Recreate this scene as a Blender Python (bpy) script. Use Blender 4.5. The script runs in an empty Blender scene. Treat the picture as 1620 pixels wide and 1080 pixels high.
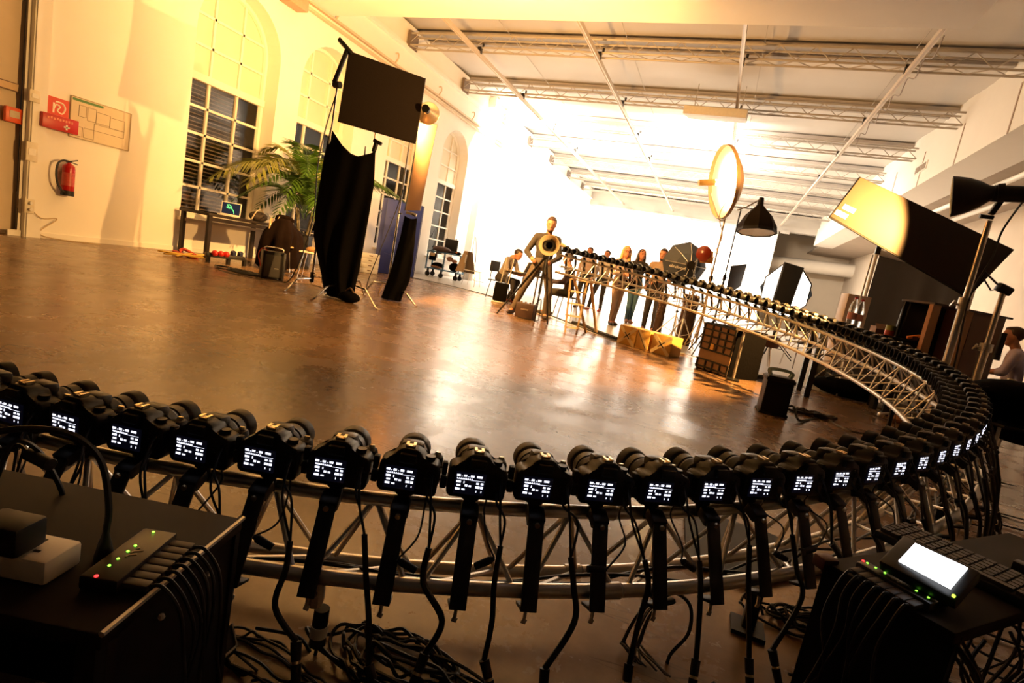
import bpy, bmesh, math, random
from mathutils import Vector, Matrix, Euler, noise
random.seed(7)
V = Vector
scene = bpy.context.scene
COL = scene.collection

# ------------------------------------------------------------------ camera calibration
FPX, CX, CY = 850.0, 810.0, 540.0
_roll = math.radians(10.6)
_vp = V((1135 - CX, 477 - CY, 0))
_n = V((math.sin(_roll), -math.cos(_roll), 0))
_dh = _vp.dot(_n)
UPc = V((_n.x * FPX, _n.y * FPX, -_dh)).normalized()
FWc = V((_vp.x, _vp.y, FPX)).normalized()
RTc = FWc.cross(UPc)
if RTc.x < 0: RTc = -RTc
RM = Matrix((RTc, FWc, UPc))          # camera (x right, y down, z forward) -> world
EYE = V((0, 0, 0.9))
def ray(px, py): return RM @ V(((px - CX) / FPX, (py - CY) / FPX, 1.0))
def gr(px, py, z=0.0):
    d = ray(px, py); return EYE + d * ((z - EYE.z) / d.z)
def atx(px, py, x):
    d = ray(px, py); return EYE + d * (x / d.x)
def aty(px, py, y):
    d = ray(px, py); return EYE + d * (y / d.y)
def atd(px, py, t): return EYE + ray(px, py) * t
def dep(p): return (RM.transposed() @ (V(p) - EYE)).z
def over(base, px, py):
    """point seen at pixel, at the same ground distance as base"""
    d = ray(px, py); b = V(base) - EYE
    return EYE + d * (math.hypot(b.x, b.y) / math.hypot(d.x, d.y))

cam = bpy.data.cameras.new('camera'); cam.sensor_width = 36; cam.lens = 36 * FPX / 1620
cam.clip_start = 0.02; cam.clip_end = 200
cam_o = bpy.data.objects.new('camera', cam); COL.objects.link(cam_o)
m3 = Matrix((RM.col[0], -RM.col[1], -RM.col[2])).transposed()
cam_o.matrix_world = Matrix.Translation(EYE) @ m3.to_4x4()
scene.camera = cam_o

# ------------------------------------------------------------------ materials
MATS = {}
def mat(name, col, rough=0.5, metal=0.0, var=0.12, scale=18.0, bump=0.0, emit=None, estr=0.0, spec=0.5, trans=0.0, alpha=1.0, sheen=0.0):
    if name in MATS: return MATS[name]
    m = bpy.data.materials.new(name); m.use_nodes = True
    nt = m.node_tree; b = nt.nodes['Principled BSDF']
    b.inputs['Roughness'].default_value = rough
    b.inputs['Metallic'].default_value = metal
    b.inputs['Specular IOR Level'].default_value = spec
    b.inputs['Transmission Weight'].default_value = trans
    b.inputs['Alpha'].default_value = alpha
    if sheen: b.inputs['Sheen Weight'].default_value = sheen
    tc = nt.nodes.new('ShaderNodeTexCoord'); nz = nt.nodes.new('ShaderNodeTexNoise')
    nz.inputs['Scale'].default_value = scale; nz.inputs['Detail'].default_value = 4
    nt.links.new(tc.outputs['Object'], nz.inputs['Vector'])
    mx = nt.nodes.new('ShaderNodeMix'); mx.data_type = 'RGBA'
    mx.inputs[6].default_value = tuple(max(0, c * (1 - var)) for c in col) + (1,)
    mx.inputs[7].default_value = tuple(min(1, c * (1 + var)) for c in col) + (1,)
    nt.links.new(nz.outputs['Fac'], mx.inputs[0])
    nt.links.new(mx.outputs[2], b.inputs['Base Color'])
    if bump:
        bp = nt.nodes.new('ShaderNodeBump'); bp.inputs['Strength'].default_value = bump; bp.inputs['Distance'].default_value = 0.02
        nt.links.new(nz.outputs['Fac'], bp.inputs['Height']); nt.links.new(bp.outputs[0], b.inputs['Normal'])
    if emit:
        b.inputs['Emission Color'].default_value = tuple(emit) + (1,); b.inputs['Emission Strength'].default_value = estr
    MATS[name] = m
    return m

black_plastic = mat('black plastic', (0.012, 0.011, 0.0105), 0.45, spec=0.35)
black_rubber = mat('black rubber', (0.009, 0.0085, 0.008), 0.6)
lens_black = mat('lens barrel black', (0.02, 0.0175, 0.0155), 0.4, spec=0.4)
glass_dark = mat('lens glass', (0.01, 0.012, 0.02), 0.05)
shoe_metal = mat('hot shoe metal', (0.88, 0.72, 0.46), 0.28, 1.0)
lcd_dark = mat('display glass', (0.006, 0.006, 0.012), 0.2, emit=(0.02, 0.02, 0.05), estr=0.06)
lcd_text = mat('display figures', (0.8, 0.8, 0.9), 0.5, emit=(0.85, 0.86, 1.0), estr=1.25)
alu = mat('brushed aluminium', (0.74, 0.71, 0.67), 0.33, 0.9, 0.08, 60)
alu_dull = mat('dull aluminium', (0.55, 0.52, 0.48), 0.42, 0.8, 0.1, 40)
chrome = mat('chrome', (0.8, 0.78, 0.75), 0.16, 1.0, 0.03)
strap_blk = mat('black anodised bar', (0.022, 0.02, 0.019), 0.5, 0.2)
cable_blk = mat('black cable', (0.010, 0.0095, 0.009), 0.5)
cloth_blk = mat('black molton cloth', (0.0035, 0.003, 0.0028), 0.95, 0, 0.3, 40, 0.2, spec=0.04)
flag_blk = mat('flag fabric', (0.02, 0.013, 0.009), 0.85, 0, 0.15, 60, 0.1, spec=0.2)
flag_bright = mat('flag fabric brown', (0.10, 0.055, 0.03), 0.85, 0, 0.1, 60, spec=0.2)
black_metal = mat('black painted metal', (0.018, 0.017, 0.016), 0.4, 0.3)
case_blk = mat('black case laminate', (0.009, 0.008, 0.007), 0.6, 0, 0.3, 12, spec=0.25)
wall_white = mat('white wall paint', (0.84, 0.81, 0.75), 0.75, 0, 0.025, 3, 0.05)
wall_grey = mat('grey plaster', (0.64, 0.53, 0.40), 0.8, 0, 0.12, 2.5, 0.1)
white_paint = mat('white gloss paint', (0.85, 0.84, 0.8), 0.45, 0, 0.03)
cream = mat('cream plastic', (0.72, 0.66, 0.54), 0.5)
white_plastic = mat('white plastic', (0.8, 0.78, 0.74), 0.4)
red_plastic = mat('red plastic', (0.5, 0.015, 0.01), 0.4)
red_enamel = mat('red enamel', (0.42, 0.012, 0.01), 0.25)
skin = mat('skin', (0.46, 0.20, 0.115), 0.55, 0, 0.06)
green_led = mat('green indicator', (0.1, 0.8, 0.1), 0.4, emit=(0.25, 1.0, 0.05), estr=3)
red_led = mat('red indicator', (0.9, 0.05, 0.05), 0.4, emit=(1.0, 0.03, 0.03), estr=3)

# ------------------------------------------------------------------ mesh builder
class MB:
    def __init__(s): s.bm = bmesh.new()
    def verts(s, pts): return [s.bm.verts.new(p) for p in pts]
    def face(s, vs):
        try: return s.bm.faces.new(vs)
        except ValueError: return None
    def hexa(s, p):
        v = s.verts(p)
        for f in ((0,3,2,1),(4,5,6,7),(0,1,5,4),(1,2,6,5),(2,3,7,6),(3,0,4,7)): s.face([v[i] for i in f])
        return v
    def box(s, c, size, rot=None, bev=0.0):
        c = V(c); hx, hy, hz = (k / 2 for k in size)
        pts = [V(p) for p in ((-hx,-hy,-hz),(hx,-hy,-hz),(hx,hy,-hz),(-hx,hy,-hz),(-hx,-hy,hz),(hx,-hy,hz),(hx,hy,hz),(-hx,hy,hz))]
        if rot is not None:
            R = rot if isinstance(rot, Matrix) else Euler(rot).to_matrix()
            pts = [R @ p for p in pts]
        v = s.hexa([c + p for p in pts])
        if bev:
            es = {e for q in v for e in q.link_edges}
            bmesh.ops.bevel(s.bm, geom=list(es), offset=bev, segments=2, affect='EDGES', profile=0.5)
        return s
    def bar(s, p0, p1, w, t, up=(0, 0, 1), bev=0.0):
        """flat bar from p0 to p1, width w across, thickness t"""
        p0, p1 = V(p0), V(p1); d = (p1 - p0); L = d.length; d = d / L
        u = V(up); x = d.cross(u)
        if x.length < 1e-5: x = d.cross(V((1, 0, 0)))
        x.normalize(); y = x.cross(d).normalized()
        R = Matrix((x, d, y)).transposed()
        return s.box((p0 + p1) / 2, (w, L, t), R, bev)
    def ring(s, c, r, x, y, seg):
        return s.verts([c + x * (r * math.cos(2 * math.pi * i / seg)) + y * (r * math.sin(2 * math.pi * i / seg)) for i in range(seg)])
    def frame(s, d):
        d = V(d).normalized(); x = d.orthogonal().normalized(); return d, x, d.cross(x)
    def cyl(s, p0, p1, r0, r1=None, seg=12, cap=True):
        r1 = r0 if r1 is None else r1
        p0, p1 = V(p0), V(p1); d, x, y = s.frame(p1 - p0)
        a = s.ring(p0, r0, x, y, seg); b = s.ring(p1, r1, x, y, seg)
        for i in range(seg): s.face([a[i], a[(i + 1) % seg], b[(i + 1) % seg], b[i]])
        if cap: s.face(a[::-1]); s.face(b)
        return s
    def tube(s, pts, r, seg=6, cap=True, taper=None):
        pts = [V(p) for p in pts]; n = len(pts)
        t0 = (pts[1] - pts[0]).normalized(); x = t0.orthogonal().normalized(); prev = None
        for i, p in enumerate(pts):
            t = (pts[min(i + 1, n - 1)] - pts[max(i - 1, 0)])
            t = t.normalized() if t.length > 1e-9 else t0
            x = (x - t * x.dot(t)); x = x.normalized() if x.length > 1e-6 else t.orthogonal().normalized()
            y = t.cross(x); rr = r if taper is None else r * (1 + (taper - 1) * i / (n - 1))
            rg = s.ring(p, rr, x, y, seg)
            if prev:
                for k in range(seg): s.face([prev[k], prev[(k + 1) % seg], rg[(k + 1) % seg], rg[k]])
            elif cap: s.face(rg[::-1])
            prev = rg
        if cap: s.face(prev)
        return s
    def lathe(s, prof, o, axis, seg=24, xdir=None):
        """prof: list of (radius, height along axis)"""
        o = V(o); d, x, y = s.frame(axis); prev = None
        for r, h in prof:
            if r < 1e-6: cur = s.verts([o + d * h])
            else: cur = s.ring(o + d * h, r, x, y, seg)
            if prev:
                if len(prev) == 1 and len(cur) > 1:
                    for k in range(seg): s.face([prev[0], cur[(k + 1) % seg], cur[k]])
                elif len(cur) == 1 and len(prev) > 1:
                    for k in range(seg): s.face([prev[k], prev[(k + 1) % seg], cur[0]])
                elif len(cur) > 1:
                    for k in range(seg): s.face([prev[k], prev[(k + 1) % seg], cur[(k + 1) % seg], cur[k]])
            prev = cur
        return s
    def slab(s, p, thick, bev=0.0):
        """four (or more) corner points -> panel of given thickness (symmetric)"""
        p = [V(q) for q in p]; n = (p[1] - p[0]).cross(p[-1] - p[0]).normalized()
        a = s.verts([q - n * thick / 2 for q in p]); b = s.verts([q + n * thick / 2 for q in p])
        k = len(p); s.face(a[::-1]); s.face(b)
        for i in range(k): s.face([a[i], a[(i + 1) % k], b[(i + 1) % k], b[i]])
        if bev:
            es = {e for q in a + b for e in q.link_edges}
            bmesh.ops.bevel(s.bm, geom=list(es), offset=bev, segments=2, affect='EDGES', profile=0.5)
        return s
    def ell(s, c, r, seg=14, rot=None):
        c = V(c); R = rot if isinstance(rot, Matrix) else (Euler(rot).to_matrix() if rot else Matrix.Identity(3))
        rings = seg // 2; prev = None
        for i in range(rings + 1):
            th = math.pi * i / rings; z = math.cos(th); q = math.sin(th)
            if i in (0, rings): cur = s.verts([c + R @ V((0, 0, r[2] * z))])
            else: cur = s.verts([c + R @ V((r[0] * q * math.cos(2 * math.pi * k / seg), r[1] * q * math.sin(2 * math.pi * k / seg), r[2] * z)) for k in range(seg)])
            if prev:
                if len(prev) == 1:
                    for k in range(seg): s.face([prev[0], cur[k], cur[(k + 1) % seg]])
                elif len(cur) == 1:
                    for k in range(seg): s.face([prev[k], cur[0], prev[(k + 1) % seg]])
                else:
                    for k in range(seg): s.face([prev[k], cur[k], cur[(k + 1) % seg], prev[(k + 1) % seg]])
            prev = cur
        return s
    def cap2(s, p0, p1, r0, r1, seg=12):
        """tapered capsule"""
        s.cyl(p0, p1, r0, r1, seg); s.ell(p0, (r0,) * 3, seg); s.ell(p1, (r1,) * 3, seg); return s
    def grid(s, rows, closed=False):
        R = [s.verts(r) for r in rows]
        for i in range(len(R) - 1):
            n = len(R[i])
            for k in range(n if closed else n - 1): s.face([R[i][k], R[i][(k + 1) % n], R[i + 1][(k + 1) % n], R[i + 1][k]])
        return R
    def prism(s, poly, f0, f1):
        """poly list of 2d points; f0/f1 map 2d -> 3d"""
        a = s.verts([f0(*q) for q in poly]); b = s.verts([f1(*q) for q in poly]); k = len(poly)
        s.face(a[::-1]); s.face(b)
        for i in range(k): s.face([a[i], a[(i + 1) % k], b[(i + 1) % k], b[i]])
        return a, b
    def mesh(s, name, ang=38, origin=None):
        bm = s.bm
        if origin is not None: bmesh.ops.translate(bm, verts=bm.verts, vec=-V(origin))
        bmesh.ops.recalc_face_normals(bm, faces=bm.faces)
        lim = math.radians(ang)
        for f in bm.faces: f.smooth = True
        for e in bm.edges:
            if len(e.link_faces) == 2 and e.calc_face_angle(0) > lim: e.smooth = False
        me = bpy.data.meshes.new(name); bm.to_mesh(me); bm.free(); return me

def tagset(o, label=None, cat=None, group=None, kind=None):
    if label: o['label'] = label
    if cat: o['category'] = cat
    if group: o['group'] = group
    if kind: o['kind'] = kind
    return o
def thing(name, label, cat, loc=(0, 0, 0), group=None, rz=0.0):
    o = bpy.data.objects.new(name, None); COL.objects.link(o); o.empty_display_size = 0.1
    o.location = loc; o.rotation_euler = (0, 0, rz)
    return tagset(o, label, cat, group)
def part(name, mb, m, root=None, label=None, local=False, ang=38, kind=None):
    """root given: geometry is in world coordinates unless local; stored relative to the root"""
    off = V((0, 0, 0))
    if root is not None and not local:
        r = root
        while r is not None: off = off + V(r.location); r = r.parent
    me = mb.mesh(name, ang, off if (root is not None and not local) else None)
    me.materials.append(m)
    o = bpy.data.objects.new(name, me); COL.objects.link(o)
    if root is not None: o.parent = root
    return tagset(o, label, kind=kind)
def solo(name, mb, m, label, cat, group=None, ang=38, kind=None, at=None):
    me = mb.mesh(name, ang, at); me.materials.append(m)
    o = bpy.data.objects.new(name, me); COL.objects.link(o)
    if at is not None: o.location = at
    return tagset(o, label, cat, group, kind)
def structure(name, mb, m, label=None, cat=None, parent=None):
    me = mb.mesh(name, 38, V(parent.location) if parent is not None else None); me.materials.append(m)
    o = bpy.data.objects.new(name, me); COL.objects.link(o)
    if parent is not None: o.parent = parent
    else: tagset(o, label or name.replace('_', ' '), cat or name.split('_')[0], None, 'structure')
    return o
def copy_tree(o, parent=None):
    c = o.copy(); COL.objects.link(c)
    if parent is not None: c.parent = parent
    for ch in [x for x in KIDS.get(o.name, [])]: copy_tree(ch, c)
    return c
KIDS = {}
def register(root):
    for o in COL.objects:
        if o.parent is not None: pass
def build_kids():
    KIDS.clear()
    for o in COL.objects:
        if o.parent is not None: KIDS.setdefault(o.parent.name, []).append(o)
def spline(P, n=8):
    """Catmull-Rom through points"""
    P = [V(p) for p in P]; out = []
    for i in range(len(P) - 1):
        p0 = P[max(i - 1, 0)]; p1 = P[i]; p2 = P[i + 1]; p3 = P[min(i + 2, len(P) - 1)]
        for k in range(n):
            t = k / n
            out.append(0.5 * ((2 * p1) + (p2 - p0) * t + (2 * p0 - 5 * p1 + 4 * p2 - p3) * t * t + (3 * p1 - p0 - 3 * p2 + p3) * t ** 3))
    out.append(P[-1]); return out
def text_mesh(body, size, M, name, m, parent, ext=0.0004):
    cu = bpy.data.curves.new(name, 'FONT'); cu.body = body; cu.size = size; cu.extrude = ext
    cu.align_x = 'CENTER'; cu.align_y = 'CENTER'
    t = bpy.data.objects.new(name, cu); COL.objects.link(t)
    dg = bpy.context.evaluated_depsgraph_get()
    me = bpy.data.meshes.new_from_object(t.evaluated_get(dg))
    bpy.data.objects.remove(t); bpy.data.curves.remove(cu)
    me.transform(M); me.materials.clear(); me.materials.append(m); me.name = name
    o = bpy.data.objects.new(name, me); COL.objects.link(o); o.parent = parent; return o
ORD = lambda n: str(n) + ('th' if 10 <= n % 100 <= 20 else {1: 'st', 2: 'nd', 3: 'rd'}.get(n % 10, 'th'))
# ------------------------------------------------------------------ the hall
XW = -9.35            # plane of the left wall
def floor_material():
    m = bpy.data.materials.new('polished concrete'); m.use_nodes = True; nt = m.node_tree; N = nt.nodes; L = nt.links
    b = N['Principled BSDF']; tc = N.new('ShaderNodeTexCoord')
    def noise_(scale, det=6, rough=.6, vec=None, dist=0):
        n = N.new('ShaderNodeTexNoise'); n.inputs['Scale'].default_value = scale; n.inputs['Detail'].default_value = det
        n.inputs['Roughness'].default_value = rough; n.inputs['Distortion'].default_value = dist
        L.new(vec or tc.outputs['Object'], n.inputs['Vector']); return n
    def ramp(src, stops):
        r = N.new('ShaderNodeValToRGB'); cr = r.color_ramp
        cr.elements[0].position, cr.elements[0].color = stops[0][0], stops[0][1] + (1,)
        cr.elements[1].position, cr.elements[1].color = stops[-1][0], stops[-1][1] + (1,)
        for p, c in stops[1:-1]:
            e = cr.elements.new(p); e.color = c + (1,)
        L.new(src, r.inputs[0]); return r
    big = noise_(0.55, 8, .65, dist=.6)
    c1 = ramp(big.outputs['Fac'], [(.3, (.155, .09, .045)), (.5, (.23, .133, .067)), (.72, (.295, .173, .09))])
    fine = noise_(9, 8, .7)
    c2 = ramp(fine.outputs['Fac'], [(.35, (.72, .72, .72)), (.65, (1, 1, 1))])
    mx = N.new('ShaderNodeMix'); mx.data_type = 'RGBA'; mx.blend_type = 'MULTIPLY'; mx.inputs[0].default_value = .8
    L.new(c1.outputs[0], mx.inputs[6]); L.new(c2.outputs[0], mx.inputs[7])
    # scratches and cracks: thin iso-lines of stretched noise
    last = mx.outputs[2]
    for rot, sc, w in ((0.7, (.5, 5, 1), .004), (-0.5, (.35, 4, 1), .0035), (1.9, (.8, 2.2, 1), .003)):
        mp = N.new('ShaderNodeMapping'); mp.inputs['Rotation'].default_value = (0, 0, rot); mp.inputs['Scale'].default_value = sc
        L.new(tc.outputs['Object'], mp.inputs[0]); n = noise_(1.0, 3, .5, mp.outputs[0])
        a = N.new('ShaderNodeMath'); a.operation = 'SUBTRACT'; L.new(n.outputs['Fac'], a.inputs[0]); a.inputs[1].default_value = .52
        ab = N.new('ShaderNodeMath'); ab.operation = 'ABSOLUTE'; L.new(a.outputs[0], ab.inputs[0])
        mk = noise_(1.3, 2, .5)
        r = ramp(ab.outputs[0], [(0.0, (.45, .42, .4)), (w, (1, 1, 1))])
        r2 = ramp(mk.outputs['Fac'], [(.5, (0, 0, 0)), (.58, (1, 1, 1))])
        m2 = N.new('ShaderNodeMix'); m2.data_type = 'RGBA'; m2.blend_type = 'MULTIPLY'
        L.new(r2.outputs[0], m2.inputs[0]); L.new(last, m2.inputs[6]); L.new(r.outputs[0], m2.inputs[7]); last = m2.outputs[2]
    L.new(last, b.inputs['Base Color'])
    rr = ramp(noise_(2.2, 8, .7).outputs['Fac'], [(.3, (.2,) * 3), (.7, (.33,) * 3)])
    L.new(rr.outputs[0], b.inputs['Roughness'])
    b.inputs['Specular IOR Level'].default_value = .55
    bp = N.new('ShaderNodeBump'); bp.inputs['Strength'].default_value = .12; bp.inputs['Distance'].default_value = .01
    L.new(noise_(5, 6, .6).outputs['Fac'], bp.inputs['Height']); L.new(bp.outputs[0], b.inputs['Normal'])
    return m
structure('floor', MB().box((0.5, 16.5, -0.06), (20.4, 44, 0.12)), floor_material(), 'polished brown concrete floor with scratches')
grey_vinyl = mat('grey studio floor paint', (0.50, 0.47, 0.43), 0.3, 0, 0.06, 2)
pts = [(-8.3, 13.05), (-5.25, 12.3), (-1.3, 8.4), (-0.3, 8.9), (2.2, 7.6), (3.9, 7.2), (4.4, 20), (4.4, 36.8), (-9.2, 36.8), (-9.2, 13.3)]
structure('floor_back', MB().slab([V((x, y, 0.003)) for x, y in pts], 0.006), grey_vinyl, 'pale grey painted floor at the back of the hall')
# --- left wall with arched niches
NICHES = [(7.14, 9.04), (9.66, 11.56), (13.07, 14.97), (16.02, 17.92)]
ZS, ZSP, ZTOP, RV = 0.62, 4.0, 6.75, 0.42
def arch(y0, y1, n=16, zs=ZSP):
    c = (y0 + y1) / 2; r = (y1 - y0) / 2
    return [(c - r * math.cos(math.pi * i / n), zs + r * math.sin(math.pi * i / n)) for i in range(n + 1)]
w = MB(); yprev = 4.72
def wq(a, b, c, d): w.face(w.verts([a, b, c, d]))
for (y0, y1) in NICHES:
    wq((XW, yprev, 0), (XW, y0, 0), (XW, y0, ZTOP), (XW, yprev, ZTOP))
    wq((XW, y0, 0), (XW, y1, 0), (XW, y1, ZS), (XW, y0, ZS))
    A = arch(y0, y1)
    for i in range(len(A) - 1):
        wq((XW, A[i][0], A[i][1]), (XW, A[i + 1][0], A[i + 1][1]), (XW, A[i + 1][0], ZTOP), (XW, A[i][0], ZTOP))
    out = [(y0, ZS)] + A + [(y1, ZS)]
    for i in range(len(out)):
        p, q = out[i], out[(i + 1) % len(out)]
        wq((XW, p[0], p[1]), (XW, q[0], q[1]), (XW - RV, q[0], q[1]), (XW - RV, p[0], p[1]))
    yprev = y1
wq((XW, yprev, 0), (XW, 36.9, 0), (XW, 36.9, ZTOP), (XW, yprev, ZTOP))
wq((XW - RV - .1, 4.5, 0), (XW - RV - .1, 36.9, 0), (XW - RV - .1, 36.9, .6), (XW - RV - .1, 4.5, .6))
structure('wall_left', w, wall_white, 'white plastered wall with tall arched window niches')
structure('trim_1', MB().box((XW + .03, 4.86, 3.37), (.1, .2, 6.74)).box((XW + .045, 4.79, 3.37), (.11, .025, 6.74)), wall_white, 'white upright pilaster beside the big grey door')
structure('trim_2', MB().box((XW + .05, 20.6, 6.1), (.14, 31.5, .06)).box((XW + .03, 20.6, 6.16), (.1, 31.5, .06)), white_paint, 'white ledge high along the left wall')
structure('trim_3', MB().box((XW + .12, 19.05, 3.37), (.3, .45, 6.74)), wall_white, 'white wall column past the fourth window')
structure('baseboard_left', MB().box((XW + .01, 20.6, .04), (.03, 32, .08)), wall_white)
# big plain door at the far left
d1 = MB(); rows = []
for i in range(25):
    z = 6.7 * i / 24
    rows.append([V((XW - .12 + .03 * noise.noise(V((y * 1.7, z * .8, 3))) + .012 * noise.noise(V((y * 6, z * 3, 9))), y, z)) for y in [3.0 + 1.75 * k / 24 for k in range(25)]])
d1.grid(rows)
door = structure('door_1', d1, wall_grey, 'big beige grey sliding door at the left edge')
structure('door_rail', MB().box((XW - .05, 4.745, 3.35), (.03, .03, 6.7)), mat('door edge steel', (.16, .12, .09), .5), parent=door)
# far wall, right wall, ceiling, aisle
structure('wall_far', MB().box((-3.6, 37.0, 3.0), (12.2, .2, 6.0)), wall_white, 'white wall at the far end of the hall')
structure('wall_far_side', MB().box((5.5, 42.0, 3.3), (9, .2, 6.8)), mat('cream wall paint', (.66, .58, .46), .8, 0, .05, 2), 'cream end wall behind the opening at the far right')
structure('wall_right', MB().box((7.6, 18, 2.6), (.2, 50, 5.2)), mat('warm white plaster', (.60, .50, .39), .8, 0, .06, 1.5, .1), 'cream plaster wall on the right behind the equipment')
fas = MB().box((-2.4, 36.6, 6.25), (14.0, .5, 1.0))
structure('trim_4', fas, mat('pale grey fascia', (.46, .43, .39), .7, 0, .05, 2), 'pale grey beam across the far end under the roof')
for i in range(7):
    x = -8.6 + i * 1.9
    structure('trim_%d' % (10 + i), MB().box((x, 36.3, 5.68), (.5, .2, .16)), MATS['pale grey fascia'], 'small grey bracket under the far end beam', 'trim')
for i, y in enumerate((13.9, 17.25, 20.6, 23.9, 27.3, 30.6, 33.9)):
    structure('trim_%d' % (40 + i), MB().box((-2.4, y, 6.74), (13.9, .3, .1)).box((-2.4, y + .5, 6.75), (13.9, .12, .07)), mat('grey roof band', (.40, .36, .32), .75, 0, .1, 2), 'grey cross band of the roof behind a girder', 'trim')  # grey strips draw the dark bands behind each girder
def roof_material():
    m = mat('white roof sheeting', (.64, .60, .55), .7, 0, .05, 1.2)
    return m
cl = MB(); rows = []
ys = [0 + .185 * i for i in range(200)]
for y in ys:
    zz = 6.78 + .05 * math.sin(y * 2 * math.pi / 3.33 + 1.2) + .018 * (abs(math.sin(y * 8.2)))
    rows.append([V((x, y, zz)) for x in (-9.6, -6.5, -3.4, -.3, 2.6, 4.6)])
cl.grid(rows)
structure('ceiling', cl, roof_material(), 'white sheeted roof between the lattice girders')
for i, x in enumerate((-6.5, -3.4, -.3, 2.6)):
    structure('trim_%d' % (20 + i), MB().box((x, 20, 6.70), (.012, 33, .012)), MATS['pale grey fascia'], 'thin seam along the roof sheeting', 'trim')
structure('ceiling_panel', MB().box((-3.37, 6.55, 5.55), (11.84, 7.2, .1)), wall_white, 'big flat white panel hung under the roof near the viewer', 'ceiling')
duct = MB().box((5.0, 19, 5.64), (1.0, 35, .97))
dct = structure('trim_5', duct, wall_white, 'long white boxed beam under the right side of the roof', 'trim')
for y in (11.0, 13.6, 16.2, 18.8, 21.4):
    structure('seam', MB().box((4.495, y, 5.64), (.014, .05, .97)), mat('seam strip', (.42, .31, .24), .6), parent=dct)
structure('wall_clerestory', MB().box((4.62, 18, 6.5), (.12, 38, .8)), wall_white, 'white strip of wall above the long boxed beam', 'wall')
structure('ceiling_aisle', MB().box((6.3, 18, 5.25), (2.8, 50, .1)), mat('shade brown slatted soffit', (.42, .35, .28), .75, 0, .12, 2), 'lower ceiling over the right aisle, its dim light painted brown', 'ceiling')  # brownish colour stands in for the weaker light in the aisle
gv = thing('vent_grille', 'small brown grille in the side of the long white boxed beam', 'vent', atx(1457, 266, 4.49))
c = gv.location.copy()
part('frame', MB().box(c, (.03, .95, .24)), white_paint, gv)
part('grating', MB().box(c + V((-.012, -.22, 0)), (.025, .38, .17)).box(c + V((-.012, .22, 0)), (.025, .38, .17)), mat('grille dark', (.25, .19, .14), .6), gv)
for i, x in enumerate((5.75, 6.6)):
    t = thing('aisle_light_track', ['black and white light track nearer the boxed beam in the aisle', 'thick white light tube nearer the right wall in the aisle'][i], 'light', (x, 17, 4.95), 'light tracks in the right aisle')
    part('tube', MB().cyl((x, 6, 4.98), (x, 27, 4.98), .07, seg=10), white_paint, t)
    for y in (9, 11.8, 14.6, 17.4):
        part('socket', MB().box((x, y, 4.93), (.1, 1.2, .1)), black_metal, t)
# pipework behind the opening at the far right
pm = mat('cream pipe lagging', (.78, .72, .62), .6, 0, .04, 3)
pp = thing('ventilation_duct', 'cream ventilation duct with a downpipe at the far end on the right', 'duct', (4.2, 40.5, 3.2))
pa = aty(1205, 412, 40); pb = aty(1290, 422, 40); pc = aty(1195, 450, 40)
part('duct', MB().tube([pa, pb, pb + V((2.5, 0, .1))], .42, 14), pm, pp)
part('downpipe', MB().tube([pa + V((-.1, 0, .1)), pa + V((-.2, 0, -.6)), pc + V((-.1, 0, -.8))], .36, 14), pm, pp)
# --- windows
frame_w = mat('window frame paint', (.82, .78, .7), .5, 0, .04)
def pane_glass():
    m = bpy.data.materials.new('window glass'); m.use_nodes = True; nt = m.node_tree; N = nt.nodes
    out = N['Material Output']; N.remove(N['Principled BSDF'])
    tr = N.new('ShaderNodeBsdfTransparent'); gl = N.new('ShaderNodeBsdfGlossy'); gl.inputs['Roughness'].default_value = .04
    ns = N.new('ShaderNodeTexNoise'); ns.inputs['Scale'].default_value = 2
    rp = N.new('ShaderNodeMapRange'); rp.inputs[3].default_value = .82; rp.inputs[4].default_value = .92
    cb = N.new('ShaderNodeCombineColor'); nt.links.new(ns.outputs['Fac'], rp.inputs[0])
    for i in range(3): nt.links.new(rp.outputs[0], cb.inputs[i])
    nt.links.new(cb.outputs[0], tr.inputs[0])
    fr = N.new('ShaderNodeFresnel'); mx = N.new('ShaderNodeMixShader')
    nt.links.new(fr.outputs[0], mx.inputs[0]); nt.links.new(tr.outputs[0], mx.inputs[1]); nt.links.new(gl.outputs[0], mx.inputs[2])
    nt.links.new(mx.outputs[0], out.inputs[0]); return m
wg = pane_glass()
lit_pane = mat('painted bright pane', (.72, .66, .52), .6, 0, .05, 4)  # pale colour stands in for strong light on the upper panes
slat = mat('blind slats', (.40, .31, .23), .6, 0, .15, 6)
nightm = mat('painted night dark', (.035, .028, .024), .9)  # dark board painted for the night darkness behind the blinds
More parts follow.
